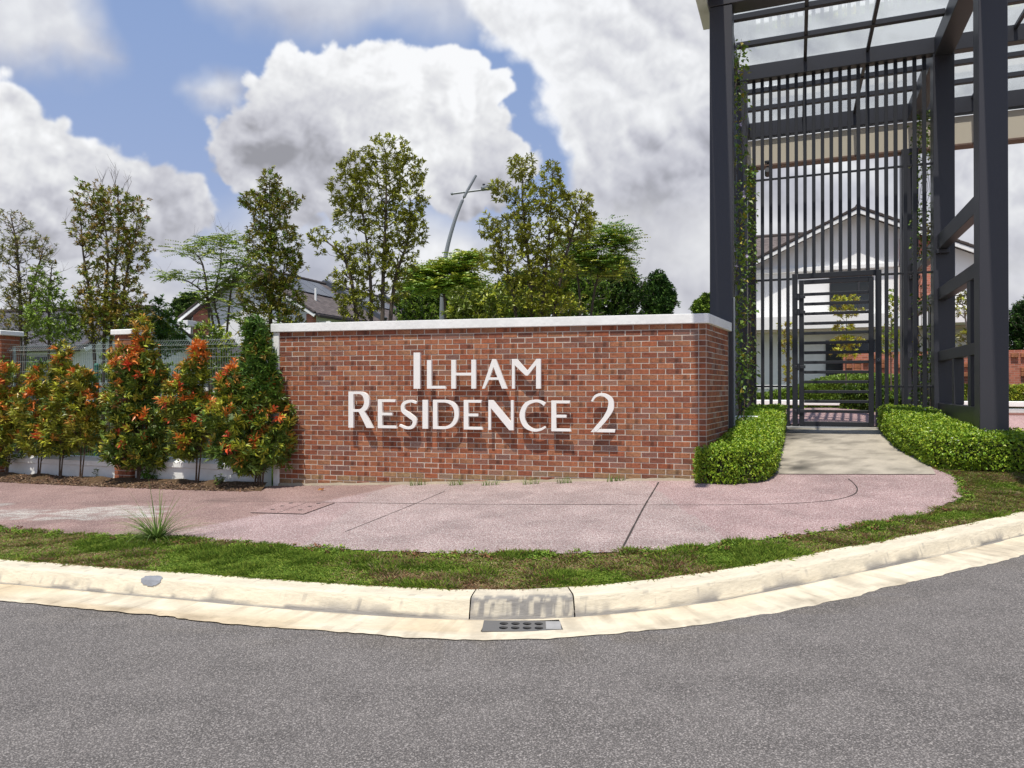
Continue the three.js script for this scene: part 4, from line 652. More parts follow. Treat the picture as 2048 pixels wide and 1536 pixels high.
// o: blobs in [px, py, rx, ry, share], depth, n clusters, leaf length, palette(cluster point, t up the crown), kind
function plant(name, label, category, o, group) {
  const b0 = o.base, gy = o.gy ?? Hh(b0.x, b0.z), t = thing(name, label, category, [b0.x, gy - 0.02, b0.z], 0, group), org = V(b0.x, gy - 0.02, b0.z);
  const pts = [], tot = o.blobs.reduce((s, b) => s + (b[4] ?? b[2] * b[3]), 0), loc = (p) => p.clone().sub(org);
  let lo = 1e9, hi = -1e9;
  for (const b of o.blobs) {
    const c = loc(at(b[0], b[1], o.depth)), rx = b[2] / F * o.depth, ry = b[3] / F * o.depth, n = Math.round(o.n * (b[4] ?? b[2] * b[3]) / tot);
    for (let i = 0; i < n; i++) { const q = ball(), l = Math.hypot(...q) || 1, s = Math.pow(l, o.shell ?? 0.6) / l * (rnd() < 0.12 ? rr(1.05, o.stray ?? 1.35) : 1); const rz = (o.flat ?? 0.85) * Math.min(rx, o.maxZ ?? 9); const p = V(c.x + q[0] * s * rx, c.y + q[1] * s * ry, c.z + q[2] * s * rz + (b[5] ?? 0)); if (p.y < 0.12) p.y = 0.12 + rnd() * 0.15; p.o = V(q[0] / rx, q[1] / ry * 0.6, q[2] / rz).normalize(); p.l = l; pts.push(p); lo = Math.min(lo, p.y); hi = Math.max(hi, p.y); }
  }
  const P = [], trunks = (o.trunks ?? [[[0, 0]]]).map((tr) => tr.map((q) => (q.isVector3 ? q : V(q[0], q[1], q[2] ?? 0))));
  skeleton(trunks, pts, P, o.r0 ?? 0.05, o.thin ?? 0.008);
  for (const tw of o.bare ?? []) { const e = loc(at(tw[0], tw[1], o.depth)).add(V(0, 0, rr(-0.2, 0.2))); let k = pts[0], b = 1e9; for (const p of pts) { const d = p.distanceTo(e) + Math.max(0, p.y - e.y) * 2; if (d < b) { b = d; k = p; } } const m = k.clone().lerp(e, 0.5).add(V(rr(-0.05, 0.05), 0, 0)); tubeP(P, [k, m, e], [o.thin * 0.8, o.thin * 0.6, o.thin * 0.3], 3); for (let s = 0; s < 3; s++) { const f = k.clone().lerp(e, rr(0.3, 0.9)); tubeP(P, [f, f.clone().add(V(rr(-0.15, 0.15), rr(0.1, 0.35), rr(-0.1, 0.1)))], [o.thin * 0.4, o.thin * 0.2], 3); } }
  part(t, o.stemName ?? 'trunk', soup(P), o.bark ?? M.bark);
  const Lv = new Leaves();
  for (const p of pts) {
    const col0 = o.palette(p, (p.y - lo) / (hi - lo + 1e-6)); if (!col0) continue; const k = o.leaf * rr(0.8, 1.2);
    if (o.kind === 'feather') {                              // compound fronds: paired leaflets along drooping stalks
      for (let f = 0; f < (o.per ?? 3); f++) { const a = rr(0, 6.283), d = V(Math.cos(a), rr(-0.15, 0.35), Math.sin(a)).normalize(), n = 7, sd = V(-d.z, 0, d.x); for (let i = 1; i <= n; i++) { const q = p.clone().addScaledVector(d, i / n * o.frond).add(V(0, -0.12 * o.frond * (i / n) ** 2, 0)); for (const s of [-1, 1]) Lv.leaf(q, sd.clone().multiplyScalar(s).addScaledVector(d, 0.5).normalize(), k, k * 0.45, vary(col0, 0.25), 0.1, 0.1); } }
    } else {
      const ax = p.o.clone().multiplyScalar(o.outward ?? 0.7).add(dirUp(o.upBias ?? 0.6)).normalize(), n = o.per ?? 7, s = new THREE.Vector3().crossVectors(ax, Math.abs(ax.y) > 0.9 ? V(1, 0, 0) : V(0, 1, 0)).normalize(), u = new THREE.Vector3().crossVectors(ax, s);
      for (let i = 0; i < n; i++) { const a = i * 2.4 + rnd(), op = rr(0.35, 1.15), q = p.clone().addScaledVector(ax, -i / n * (o.spread ?? 0.08)), d = ax.clone().multiplyScalar(Math.cos(op)).addScaledVector(s, Math.cos(a) * Math.sin(op)).addScaledVector(u, Math.sin(a) * Math.sin(op)).normalize(); Lv.leaf(q, d, k * rr(0.75, 1.15), k * (o.wide ?? 0.36), vary(col0, 0.28), 0.22, o.droop ?? 0.12); }
    }
  }
  part(t, 'foliage', Lv.geo(), o.matte ? M.leaf_matte : M.leaf).userData.kind = 'stuff';
  return t;
}

// palettes (linear base colours)
const G = { olive: [0.23, 0.25, 0.03], green: [0.15, 0.23, 0.03], deep: [0.075, 0.135, 0.026], bronze: [0.28, 0.20, 0.04], lime: [0.38, 0.42, 0.05], yellow: [0.30, 0.26, 0.03], orange: [0.62, 0.20, 0.045], red: [0.52, 0.09, 0.04], fresh: [0.19, 0.29, 0.04], dark: [0.02, 0.05, 0.014] };

// clipped box hedges
function hedge(name, label, poly, height, n, leaf, flowers, pal) {
  const cx = poly.reduce((s, p) => s + p[0], 0) / poly.length, cz = -poly.reduce((s, p) => s + p[1], 0) / poly.length, gy = Hh(cx, cz), t = thing(name, label, 'hedge', [cx, gy - 0.02, cz]);
  const pz = poly.map(([x, d]) => [x, -d]), H = (x, z) => Hh(x, z) - gy + 0.02, edge = (x, z) => { let b = 1e9, nx = 0, nz = 0; for (let i = 0, j = pz.length - 1; i < pz.length; j = i++) { const ex = pz[j][0] - pz[i][0], ez = pz[j][1] - pz[i][1], l2 = ex * ex + ez * ez, k = Math.min(1, Math.max(0, ((x - pz[i][0]) * ex + (z - pz[i][1]) * ez) / l2)), dx = pz[i][0] + ex * k - x, dz = pz[i][1] + ez * k - z, d = Math.hypot(dx, dz); if (d < b) { b = d; nx = dx / (d || 1); nz = dz / (d || 1); } } return [b, nx, nz]; };
  let x0 = 1e9, x1 = -1e9, z0 = 1e9, z1 = -1e9; for (const [x, z] of pz) { x0 = Math.min(x0, x); x1 = Math.max(x1, x); z0 = Math.min(z0, z); z1 = Math.max(z1, z); }
  const lump = (x, z) => 0.06 * (fbm(x * 2.2, z * 2.2, 4, 3) - 0.5) + 0.05 * (vnoise(x * 7, z * 7, 3) - 0.5);
  // added solid dark core, twig-coloured, that blocks light just under the leaves
  const s = 0.07, xs = range(x0 - 0.1, x1 + 0.1, s), zs = range(z0 - 0.1, z1 + 0.1, s), P = [], top = (x, z) => { if (!inside(pz, x, z)) return null; const [e] = edge(x, z); return e < 0.07 ? null : height - 0.09 + lump(x, z) - 0.25 * Math.max(0, 0.2 - e); };
  for (let i = 0; i + 1 < xs.length; i++) for (let j = 0; j + 1 < zs.length; j++) {
    const X = (xs[i] + xs[i + 1]) / 2, Z = (zs[j] + zs[j + 1]) / 2, h = top(X, Z); if (h == null) continue; const y = H(X, Z) + h, a = xs[i] - cx, b = xs[i + 1] - cx, c = zs[j] - cz, d = zs[j + 1] - cz;
    P.push([a, y, c], [a, y, d], [b, y, d], [a, y, c], [b, y, d], [b, y, c]);
    for (const [dx, dz, q] of [[-s, 0, [[a, c], [a, d]]], [s, 0, [[b, d], [b, c]]], [0, -s, [[b, c], [a, c]]], [0, s, [[a, d], [b, d]]]]) if (top(X + dx, Z + dz) == null) { const [u, v] = q, lo = H(X, Z) + 0.1; P.push([u[0], lo, u[1]], [v[0], lo, v[1]], [v[0], y, v[1]], [u[0], lo, u[1]], [v[0], y, v[1]], [u[0], y, u[1]]); }
  }
  part(t, 'light_block_core', soup(P), std('hedge_core_dark', { color: lin(0.03, 0.034, 0.014), roughness: 1 }));
  const Lv = new Leaves(), Fl = new Leaves(); let k = 0;
  while (k < n) {
    const x = rr(x0 - 0.05, x1 + 0.05), z = rr(z0 - 0.05, z1 + 0.05); if (!inside(pz, x, z)) continue; const [e, nx, nz] = edge(x, z), yb = H(x, z); k++;
    let o, d;
    if (rnd() < (e < 0.1 ? 0.9 : 0)) { const yy = Math.pow(rnd(), 0.8) * (height - 0.04) + 0.02; o = V(x + nx * (e - rr(0, 0.09)) - cx, yb + yy, z + nz * (e - rr(0, 0.09)) - cz); d = V(nx * 0.8, 0.35, nz * 0.8).add(dirUp(0).multiplyScalar(0.8)).normalize(); o.addScaledVector(V(nx, 0, nz), lump(x * 2, yy * 5 + z) * 1.2); }
    else { const yy = height + lump(x, z) - 0.25 * Math.max(0, 0.14 - e) - rr(0, 0.09); o = V(x - cx, yb + yy, z - cz); d = V(0, 0.55, 0).add(dirUp(0.15).multiplyScalar(0.9)).normalize(); }
    const l = leaf * rr(0.7, 1.3); const c = pal(o, e); for (let q = 0; q < 3; q++) Lv.leaf(o, q ? d.clone().add(dirUp(0).multiplyScalar(0.9)).normalize() : d, l, l * 0.5, vary(c, 0.3), 0.2, 0.1);
    if (flowers && rnd() < flowers && o.y > yb + height * 0.6) for (let q = 0; q < 5; q++) { const a = q * 1.257; Fl.leaf(o.clone().add(V(0, 0.02, 0)), V(Math.cos(a), 0.35, Math.sin(a)).normalize(), 0.018, 0.014, [0.8, 0.78, 0.74], 0.1); }
  }
  // many more side leaves, so that the faces close
  for (let i = 0, j = pz.length - 1; i < pz.length; j = i++) { const ex = pz[i][0] - pz[j][0], ez = pz[i][1] - pz[j][1], L = Math.hypot(ex, ez), m = Math.round(L * height * 2600); const mx = (pz[i][0] + pz[j][0]) / 2, mz = (pz[i][1] + pz[j][1]) / 2; let nx = ez / L, nz = -ex / L; if (inside(pz, mx + nx * 0.05, mz + nz * 0.05)) { nx = -nx; nz = -nz; } for (let q = 0; q < m; q++) { const u = rnd(), x = pz[j][0] + ex * u, z = pz[j][1] + ez * u, yy = 0.02 + rnd() * (height - 0.05), bulge = 0.045 * Math.sin(yy / height * 3.1) - 0.035 + lump(x * 2, yy * 5 + z); const o = V(x + nx * (bulge - rr(0, 0.07)) - cx, H(x, z) + yy, z + nz * (bulge - rr(0, 0.07)) - cz), d = V(nx * 0.75, 0.1, nz * 0.75).add(dirUp(-0.1).multiplyScalar(0.8)).normalize(), l = leaf * rr(0.7, 1.3), c = pal(o, 0); for (let w = 0; w < 2; w++) Lv.leaf(o, w ? d.clone().add(dirUp(0).multiplyScalar(0.8)).normalize() : d, l, l * 0.5, vary(c, 0.3), 0.2, 0.15); } }
  part(t, 'foliage', Lv.geo(), M.leaf).userData.kind = 'stuff';
  if (Fl.p.length) part(t, 'flowers', Fl.geo(), M.leaf_matte).userData.kind = 'stuff';
}
const hedgePal = (o) => (rnd() < 0.5 ? [0.24, 0.36, 0.03] : rnd() < 0.6 ? [0.16, 0.28, 0.028] : [0.36, 0.45, 0.05]);
hedge('box_hedge', 'clipped green box hedge at the corner of the brick sign wall', [[2.42, 9.62], [2.9, 9.42], [3.35, 9.55], [3.62, 9.95], [4.5, 12.1], [5.3, 14.05], [4.72, 14.4], [3.75, 12.2], [3.25, 11.1], [2.8, 10.1], [2.5, 9.86]], 0.5, 10000, 0.038, 0, hedgePal);
hedge('box_hedge', 'clipped green hedge with tiny white flowers wrapping the pergola column foot', [[5.72, 9.92], [5.95, 9.58], [6.7, 9.4], [7.4, 9.1], [8.2, 8.95], [8.7, 9.3], [8.4, 9.9], [7.3, 10.35], [7.05, 10.9], [7.3, 11.9], [7.75, 13.1], [6.85, 13.55], [6.5, 12.7], [6.0, 11.2]], 0.48, 12000, 0.038, 0.006, hedgePal);

// climbing vines
function vine(label, pathPts, n, spread, flowers) {
  const b = pathPts[0], t = thing('climbing_vine', label, 'vine', b.toArray()); const P = [], Lv = new Leaves(), Fl = new Leaves(), c = new THREE.CatmullRomCurve3(pathPts.map((p) => p.clone().sub(b)));
  for (let k = 0; k < 4; k++) { const q = c.getPoints(40).map((p) => p.clone().add(V((vnoise(p.y * 2, k, 1) - 0.5) * spread * 1.6, 0, (vnoise(p.y * 2, k, 7) - 0.5) * spread * 2.2))); tubeP(P, q, q.map((_, i) => 0.007 * (1 - i / 60)), 4); }
  part(t, 'stem', soup(P), M.twig);
  for (let k = 0; k < n; k++) { const y = rnd(), p = c.getPoint(y), o = p.clone().add(V((rnd() - 0.5) * spread * 1.4, 0, (rnd() - 0.5) * spread * 2.2)), thin = vnoise(y * 16, n, 3); if (thin < 0.32 && rnd() < 0.8) continue; const a = rr(0, 6.28), d = V(Math.cos(a) * 0.7, rr(-0.8, 0.2), Math.sin(a) * 0.7).normalize(), l = rr(0.05, 0.1); Lv.leaf(o, d, l, l * 0.75, vary(rnd() < 0.12 ? G.yellow : rnd() < 0.5 ? [0.17, 0.25, 0.04] : [0.1, 0.18, 0.03], 0.3), 0.2, 0.15); if (flowers && rnd() < flowers) for (let q = 0; q < 5; q++) { const aa = q * 1.257; Fl.leaf(o.clone().add(V(0, 0, 0.05)), V(Math.cos(aa), Math.sin(aa), 0.5).normalize(), 0.04, 0.035, [0.55, 0.5, 0.72], 0.1); } }
  part(t, 'foliage', Lv.geo(), M.leaf).userData.kind = 'stuff'; if (Fl.p.length) part(t, 'flowers', Fl.geo(), M.leaf_matte).userData.kind = 'stuff';
}
vine('leafy vine with pale violet flowers climbing wires beside the sign wall column', [gp(0.36, 0.95, 0.9), gp(0.36, 0.95, 3), gp(0.37, 1.0, 5), gp(0.37, 1.05, 7.4)], 1000, 0.17, 0.012);
vine('thin leafy vine climbing the gate column beside the screen on the sign wall side', [gp(0.45, 3.2, 0.7), gp(0.45, 3.2, 3), gp(0.45, 3.2, 5), gp(0.43, 3.2, 6.2)], 650, 0.11, 0.004);
vine('leafy vine climbing behind the slats against the inner gate column', [gp(PL - 0.12, 4.1, 0.85), gp(PL - 0.12, 4.1, 3), gp(PL - 0.1, 4.1, 5), gp(PL - 0.1, 4.1, 6.9)], 1500, 0.2, 0);

// shrubs along the fence
const shrubDepth = (px, off = 0.42) => { const a = (px - 1024) / F; return (11.5 + (-3.75) * 0.334) / (1 + 0.334 * a) * 1 - off; };
const SG = 'red-tipped shrubs along the fence';
const lippal = (hot, base) => (p, t) => { const tip = p.l > 0.72 && p.o.y > -0.1; const r = rnd(), grp = sstep(0.46, 0.62, fbm(p.x * 4.5 + base[0] * 90, p.y * 4.5, p.z * 4.5, 3)); if (tip && r < hot * 4.2 * grp * (0.15 + 1.0 * t)) return rnd() < 0.7 ? G.orange : rnd() < 0.6 ? G.red : [0.55, 0.26, 0.05]; if (tip && r < hot * 1.2 + 0.14) return rnd() < 0.6 ? [0.38, 0.33, 0.05] : [0.45, 0.24, 0.045]; return r < 0.7 ? base : rnd() < 0.6 ? G.lime : G.deep; };
function shrub(label, px, blobs, n, pal, extra = {}) {
  const d = shrubDepth(px), c = at(px, 900, d), base = V(c.x, 0, c.z), hgt = (Math.min(...blobs.map((b) => b[1])) - 960) / -F * d;
  return plant('red_tip_shrub', label, 'shrub', { base, blobs, depth: d, n, leaf: 0.11, per: 10, wide: 0.3, r0: 0.015, thin: 0.003, palette: pal, stemName: 'stem', bark: M.twig, maxZ: 0.34, flat: 1, shell: 0.45, upBias: 0.7, spread: 0.1, trunks: extra.trunks ?? [[[0, 0], [0.02, hgt * 0.3], [rr(-0.03, 0.03), hgt * 0.62], [rr(-0.04, 0.04), hgt * 0.9]], [[0.04, 0, 0.03], [0.1, hgt * 0.3, 0.04], [0.12, hgt * 0.6, 0.02]]], ...extra }, SG);
}
shrub('red-tipped shrub with orange shoots at the far end of the fence', 12, [[8, 765, 28, 45], [5, 830, 40, 55], [15, 890, 34, 40]], 440, lippal(0.3, G.olive));
shrub('bushy olive shrub with scattered orange tips in front of the wire mesh', 76, [[85, 760, 26, 38], [72, 815, 42, 48], [80, 870, 40, 42]], 440, lippal(0.2, G.olive));
shrub('slim tall shrub with a narrow pointed top in front of the wire mesh', 119, [[125, 715, 17, 36], [135, 760, 27, 34], [128, 815, 36, 40], [118, 870, 40, 40]], 460, lippal(0.16, [0.2, 0.22, 0.03]));
shrub('rounded yellow-green shrub with a cluster of orange shoots on its shoulder', 160, [[165, 765, 26, 30], [172, 815, 34, 36], [172, 860, 36, 36]], 340, lippal(0.18, [0.22, 0.23, 0.03]));
shrub('tallest dark green shrub with orange crown covering a brick pier', 275, [[284, 662, 17, 30, 420], [290, 700, 22, 30, 500], [262, 730, 46, 40], [290, 755, 44, 44], [260, 800, 52, 44], [282, 850, 56, 48], [262, 895, 58, 40], [300, 905, 34, 34]], 1150, (p, t) => (t > 0.88 ? (rnd() < 0.6 ? [0.42, 0.24, 0.04] : G.lime) : lippal(0.10 + 0.6 * Math.max(0, t - 0.5), [0.11, 0.165, 0.025])(p, t)));
shrub('narrow shrub with a bright orange head beside the tallest shrub', 392, [[398, 705, 17, 28, 380], [385, 750, 26, 36], [362, 800, 36, 44], [395, 830, 34, 50], [372, 880, 32, 40]], 760, (p, t) => (t > 0.8 && rnd() < 0.75 ? (rnd() < 0.7 ? G.orange : [0.5, 0.24, 0.04]) : lippal(0.16, [0.15, 0.19, 0.028])(p, t)));
shrub('glossy deep green shrub column standing against the end of the sign wall', 520, [[512, 672, 24, 36], [515, 720, 32, 40], [525, 770, 34, 44]], 620, (p, t) => (rnd() < 0.75 ? [0.08, 0.165, 0.025] : rnd() < 0.8 ? G.fresh : G.bronze), { depthOff: 0 });
shrub('broad shrub with orange star-like shoots overlapping the brick sign wall', 510, [[470, 770, 36, 40], [520, 790, 44, 40], [465, 830, 50, 46], [545, 835, 44, 42], [480, 890, 58, 42], [545, 890, 44, 42], [500, 925, 40, 22]], 1300, lippal(0.15, [0.12, 0.185, 0.028]), { maxZ: 0.4 });

// trees behind the fence and the wall
const TR = (name, label, px, py, depth, o) => { const c = at(px, 0, depth), base = V(c.x, 0, c.z), g = Hh(base.x, base.z); o.trunks = o.stems.map((s) => s.map(([x, y], i) => { const p = at(x, y, depth).sub(V(base.x, g - 0.02, base.z)); if (i === 0) p.y = 0; return p; })); return plant(name, label, 'tree', { base, depth, ...o }); };
const mix = (a, b, k, c = null, kc = 0) => () => { const r = rnd(); return r < kc ? c : r < kc + k ? b : a; };
TR('garden_tree', 'sparse grey-green tree leaning behind the far end of the fence', 38, 690, 17, { stems: [[[38, 700], [40, 600], [30, 480], [20, 430]], [[38, 700], [60, 600], [85, 500]]], blobs: [[15, 470, 50, 55], [50, 540, 60, 70], [20, 620, 60, 50], [85, 490, 22, 26], [25, 660, 70, 30], [60, 600, 50, 50]], n: 900, leaf: 0.09, per: 6, wide: 0.3, r0: 0.05, thin: 0.008, palette: mix([0.14, 0.15, 0.04], G.olive, 0.4, G.bronze, 0.12), flat: 0.8 });
TR('garden_tree', 'thin young tree with bare upper twigs between the fence trees', 102, 690, 16, { stems: [[[100, 700], [98, 600], [104, 520]]], blobs: [[100, 620, 45, 45], [90, 570, 30, 40], [120, 660, 50, 30], [100, 640, 55, 40]], n: 420, leaf: 0.10, per: 7, r0: 0.035, thin: 0.006, palette: mix(G.fresh, G.green, 0.5), bare: [[108, 490], [125, 500], [95, 505], [135, 530], [140, 560]] });
TR('garden_tree', 'tall open olive-bronze tree with bare twigs on top behind the fence', 215, 690, 16.5, { stems: [[[205, 700], [210, 600], [215, 500], [200, 400]], [[215, 700], [225, 590], [235, 470], [235, 370]], [[222, 700], [245, 600], [262, 500], [275, 440]], [[200, 700], [180, 600], [165, 500], [160, 420]]], blobs: [[180, 400, 38, 38], [225, 410, 40, 42], [265, 430, 34, 40], [170, 460, 34, 34], [215, 480, 50, 40], [265, 490, 36, 36], [185, 540, 28, 22], [240, 540, 40, 30], [200, 600, 52, 45], [250, 600, 44, 45], [215, 650, 72, 36], [190, 620, 50, 40], [260, 640, 50, 40], [290, 530, 12, 12]], n: 2000, leaf: 0.092, per: 7, wide: 0.36, r0: 0.042, thin: 0.008, palette: mix(G.olive, G.bronze, 0.3, G.green, 0.2), flat: 0.7, bare: [[225, 345], [235, 335], [245, 342], [258, 350], [215, 355], [270, 365], [140, 440], [205, 358]] });
TR('leafy_bush', 'dense deep green bush behind the mesh fence under the house gable', 318, 690, 17.5, { stems: [[[318, 700], [318, 640], [316, 610]]], blobs: [[318, 630, 26, 34], [300, 665, 34, 30], [340, 665, 32, 30], [318, 690, 46, 24]], n: 420, leaf: 0.11, per: 7, r0: 0.04, thin: 0.006, palette: mix([0.07, 0.16, 0.025], G.fresh, 0.3) });
TR('feathery_tree', 'slender feathery young tree with spreading fern-like sprays before the white gable', 440, 700, 14.2, { stems: [[[448, 740], [440, 660], [428, 600], [442, 520], [440, 470]], [[440, 660], [415, 600], [380, 565], [345, 553]], [[428, 600], [405, 530], [385, 500]], [[436, 640], [465, 560], [478, 520]]], blobs: [[350, 552, 22, 9, 260], [385, 500, 34, 16, 400], [440, 490, 34, 30, 700], [475, 540, 26, 36, 600], [435, 560, 40, 36, 600], [410, 590, 30, 20, 300], [455, 620, 26, 26, 300]], n: 190, leaf: 0.06, kind: 'feather', frond: 0.32, per: 3, r0: 0.03, thin: 0.005, palette: mix([0.2, 0.3, 0.05], [0.28, 0.34, 0.06], 0.4), flat: 0.9, bare: [[430, 455], [440, 460], [395, 470], [455, 465], [330, 548]] });
TR('leafy_bush', 'young yellow-green bush under the feathery tree behind the fence', 420, 720, 13.6, { stems: [[[420, 760], [418, 690], [420, 650]]], blobs: [[418, 668, 28, 32], [412, 715, 34, 40], [455, 690, 20, 30]], n: 230, leaf: 0.09, per: 7, r0: 0.02, thin: 0.004, palette: mix([0.17, 0.26, 0.03], G.lime, 0.35) });
TR('garden_tree', 'narrow dense olive tree in front of the white house gable', 540, 680, 15.5, { stems: [[[540, 700], [541, 600], [540, 480], [538, 360]], [[540, 690], [560, 600], [570, 520]]], blobs: [[540, 365, 22, 32], [505, 400, 28, 22], [575, 400, 26, 24], [540, 425, 40, 36], [520, 480, 38, 36], [570, 480, 34, 36], [540, 535, 56, 42], [515, 590, 44, 40], [572, 590, 36, 40], [540, 640, 66, 36], [590, 520, 16, 20]], n: 1900, leaf: 0.088, per: 7, wide: 0.38, r0: 0.05, thin: 0.007, palette: mix(G.olive, [0.2, 0.17, 0.03], 0.3, G.green, 0.3), flat: 0.75, bare: [[590, 415]] });
TR('garden_tree', 'tallest loose green tree with a side branch above the brick wall', 762, 660, 15, { stems: [[[765, 680], [765, 600], [768, 500], [772, 400], [770, 300]], [[735, 680], [742, 600], [735, 500], [720, 400]], [[765, 640], [790, 560], [815, 480], [820, 400]], [[735, 600], [690, 520], [650, 480]]], blobs: [[775, 305, 48, 38], [715, 330, 42, 30], [820, 340, 36, 34], [690, 380, 36, 40], [750, 380, 56, 46], [815, 400, 38, 46], [700, 430, 36, 34], [780, 450, 52, 44], [835, 460, 22, 40], [640, 470, 26, 20, 420], [690, 500, 26, 24], [740, 520, 46, 40], [800, 520, 40, 44], [700, 570, 36, 40], [715, 610, 48, 28], [780, 585, 40, 20], [640, 505, 10, 10, 60], [665, 545, 10, 8, 60]], n: 1900, leaf: 0.094, per: 7, wide: 0.38, r0: 0.055, thin: 0.008, palette: mix([0.22, 0.24, 0.03], G.olive, 0.35, G.lime, 0.16), flat: 0.75 });
TR('garden_tree', 'loose yellow-green tree with a forked top behind the sign wall', 1065, 660, 14.5, { stems: [[[1060, 680], [1062, 600], [1055, 500], [1045, 400], [1045, 330]], [[1062, 650], [1090, 560], [1100, 450], [1105, 350]], [[1065, 620], [1125, 540], [1150, 450], [1165, 400]], [[1060, 640], [1020, 560], [990, 470]]], blobs: [[1045, 335, 30, 28, 800], [1102, 345, 24, 26, 560], [1000, 380, 26, 22], [1060, 400, 46, 34], [1110, 400, 32, 36], [1160, 400, 28, 22], [975, 455, 22, 24], [1020, 460, 44, 40], [1080, 470, 48, 40], [1150, 450, 44, 34], [985, 520, 28, 26], [1040, 530, 50, 40], [1105, 540, 48, 44], [1175, 440, 18, 20], [1060, 590, 66, 40], [1110, 610, 60, 26]], n: 1900, leaf: 0.094, per: 7, wide: 0.38, r0: 0.045, thin: 0.008, palette: mix([0.26, 0.27, 0.035], G.olive, 0.3, G.lime, 0.25), flat: 0.75 });
TR('leafy_bush', 'broad glossy bush rising over the coping in front of the lamp post', 960, 660, 13.5, { stems: [[[955, 690], [958, 640], [960, 600]]], blobs: [[930, 600, 34, 30], [985, 600, 38, 34], [955, 625, 62, 28], [910, 625, 24, 20]], n: 360, leaf: 0.11, per: 7, r0: 0.03, thin: 0.006, palette: mix([0.15, 0.2, 0.03], G.lime, 0.25) });
TR('feathery_tree', 'light feathery tree with arching sprays beside the forked tree', 1170, 660, 17, { stems: [[[1155, 680], [1160, 600], [1150, 520], [1145, 470]], [[1160, 620], [1200, 540], [1235, 490]]], blobs: [[1150, 500, 40, 26], [1215, 470, 34, 24], [1245, 495, 18, 26], [1180, 520, 40, 30], [1225, 535, 34, 24]], n: 420, leaf: 0.075, kind: 'feather', frond: 0.42, per: 3, r0: 0.04, thin: 0.006, palette: mix([0.16, 0.28, 0.05], G.lime, 0.4), flat: 0.9 });
TR('feathery_tree', 'bright umbrella-like feathery tree spreading beside the lamp post', 880, 660, 24, { stems: [[[885, 690], [890, 620], [880, 560], [850, 545]], [[890, 620], [930, 540], [960, 515]]], blobs: [[850, 548, 40, 10], [905, 535, 44, 10], [945, 515, 34, 8], [860, 575, 46, 12], [920, 565, 40, 14]], n: 520, leaf: 0.11, kind: 'feather', frond: 0.6, per: 3, r0: 0.06, thin: 0.01, palette: mix([0.2, 0.33, 0.045], G.lime, 0.4), flat: 0.9 });
for (const [label, x, y, d, rx, ry] of [['low dark shrub on the lawn behind the far fence pier', 45, 745, 20, 40, 34], ['rounded green shrub on the lawn behind the slim fence shrub', 140, 752, 21, 34, 26], ['dark shrub on the lawn beside the green post', 225, 740, 19, 28, 40], ['spreading shrub on the lawn behind the orange-headed shrub', 345, 752, 22, 26, 24], ['pale leafy shrub on the lawn near the sign wall end', 455, 745, 18, 36, 44]]) TR('lawn_shrub', label, x, y, d, { stems: [[[x, 790], [x, y + 10], [x, y - ry * 0.5]]], blobs: [[x, y, rx, ry], [x + rx * 0.4, y + ry * 0.4, rx * 0.7, ry * 0.6]], n: 150, leaf: 0.12, per: 8, r0: 0.02, thin: 0.005, palette: mix(G.deep, G.green, 0.5, G.fresh, 0.15) });
// wood edge beyond the houses: round crowns, one tree each
const far = [['dense round dark tree behind the lamp post', 850, 590, 45, 66, 62, G.deep], ['dark tree closing the gap left of the forked tree', 930, 590, 45, 62, 56, G.green], ['wide dark crown behind the feathery tree', 1140, 575, 46, 80, 72, G.deep], ['tall dark green crown right of the feathery tree', 1232, 572, 48, 62, 66, [0.035, 0.075, 0.016]], ['small separate dark tree above the coping near the column', 1316, 588, 52, 38, 52, [0.03, 0.072, 0.018]], ['dark tree peeping out beside the pergola column', 1412, 612, 52, 26, 28, G.deep], ['low dark tree top between two rooflines', 705, 605, 70, 50, 26, G.green], ['distant tree top behind the house gable eave', 380, 608, 75, 34, 24, [0.035, 0.07, 0.02]], ['distant tree behind the grey roofs at the fence end', 60, 650, 70, 60, 26, [0.03, 0.06, 0.02]], ['big dark tree with layered crown beyond the brick garden wall', 2060, 640, 45, 60, 52, G.dark], ['grey-green distant tree over the far roofs', 180, 655, 75, 70, 22, [0.035, 0.06, 0.02]], ['dark tree between feathery tree and forked tree', 1040, 590, 50, 70, 56, G.deep]];
for (const [label, x, y, d, rx, ry, col] of far) TR('broadleaf_tree', label, x, y, d, { stems: [[[x, 700], [x + 4, y + 20], [x, y - ry * 0.4]]], blobs: [[x, y - ry * 0.4, rx * 0.55, ry * 0.55], [x - rx * 0.5, y, rx * 0.5, ry * 0.5], [x + rx * 0.5, y + ry * 0.05, rx * 0.5, ry * 0.5], [x, y + ry * 0.35, rx * 0.85, ry * 0.5], [x + rx * 0.2, y - ry * 0.1, rx * 0.5, ry * 0.6], [x, y + ry * 0.9, rx * 0.9, ry * 0.5]], n: 1300, leaf: 0.19 * d / 45, per: 14, wide: 0.5, spread: 0.5, r0: 0.22, thin: 0.04, palette: mix(col, [col[0] * 2.4, col[1] * 2.0, col[2] * 1.4], 0.5), flat: 0.8, shell: 0.7, stray: 1.5, matte: true });
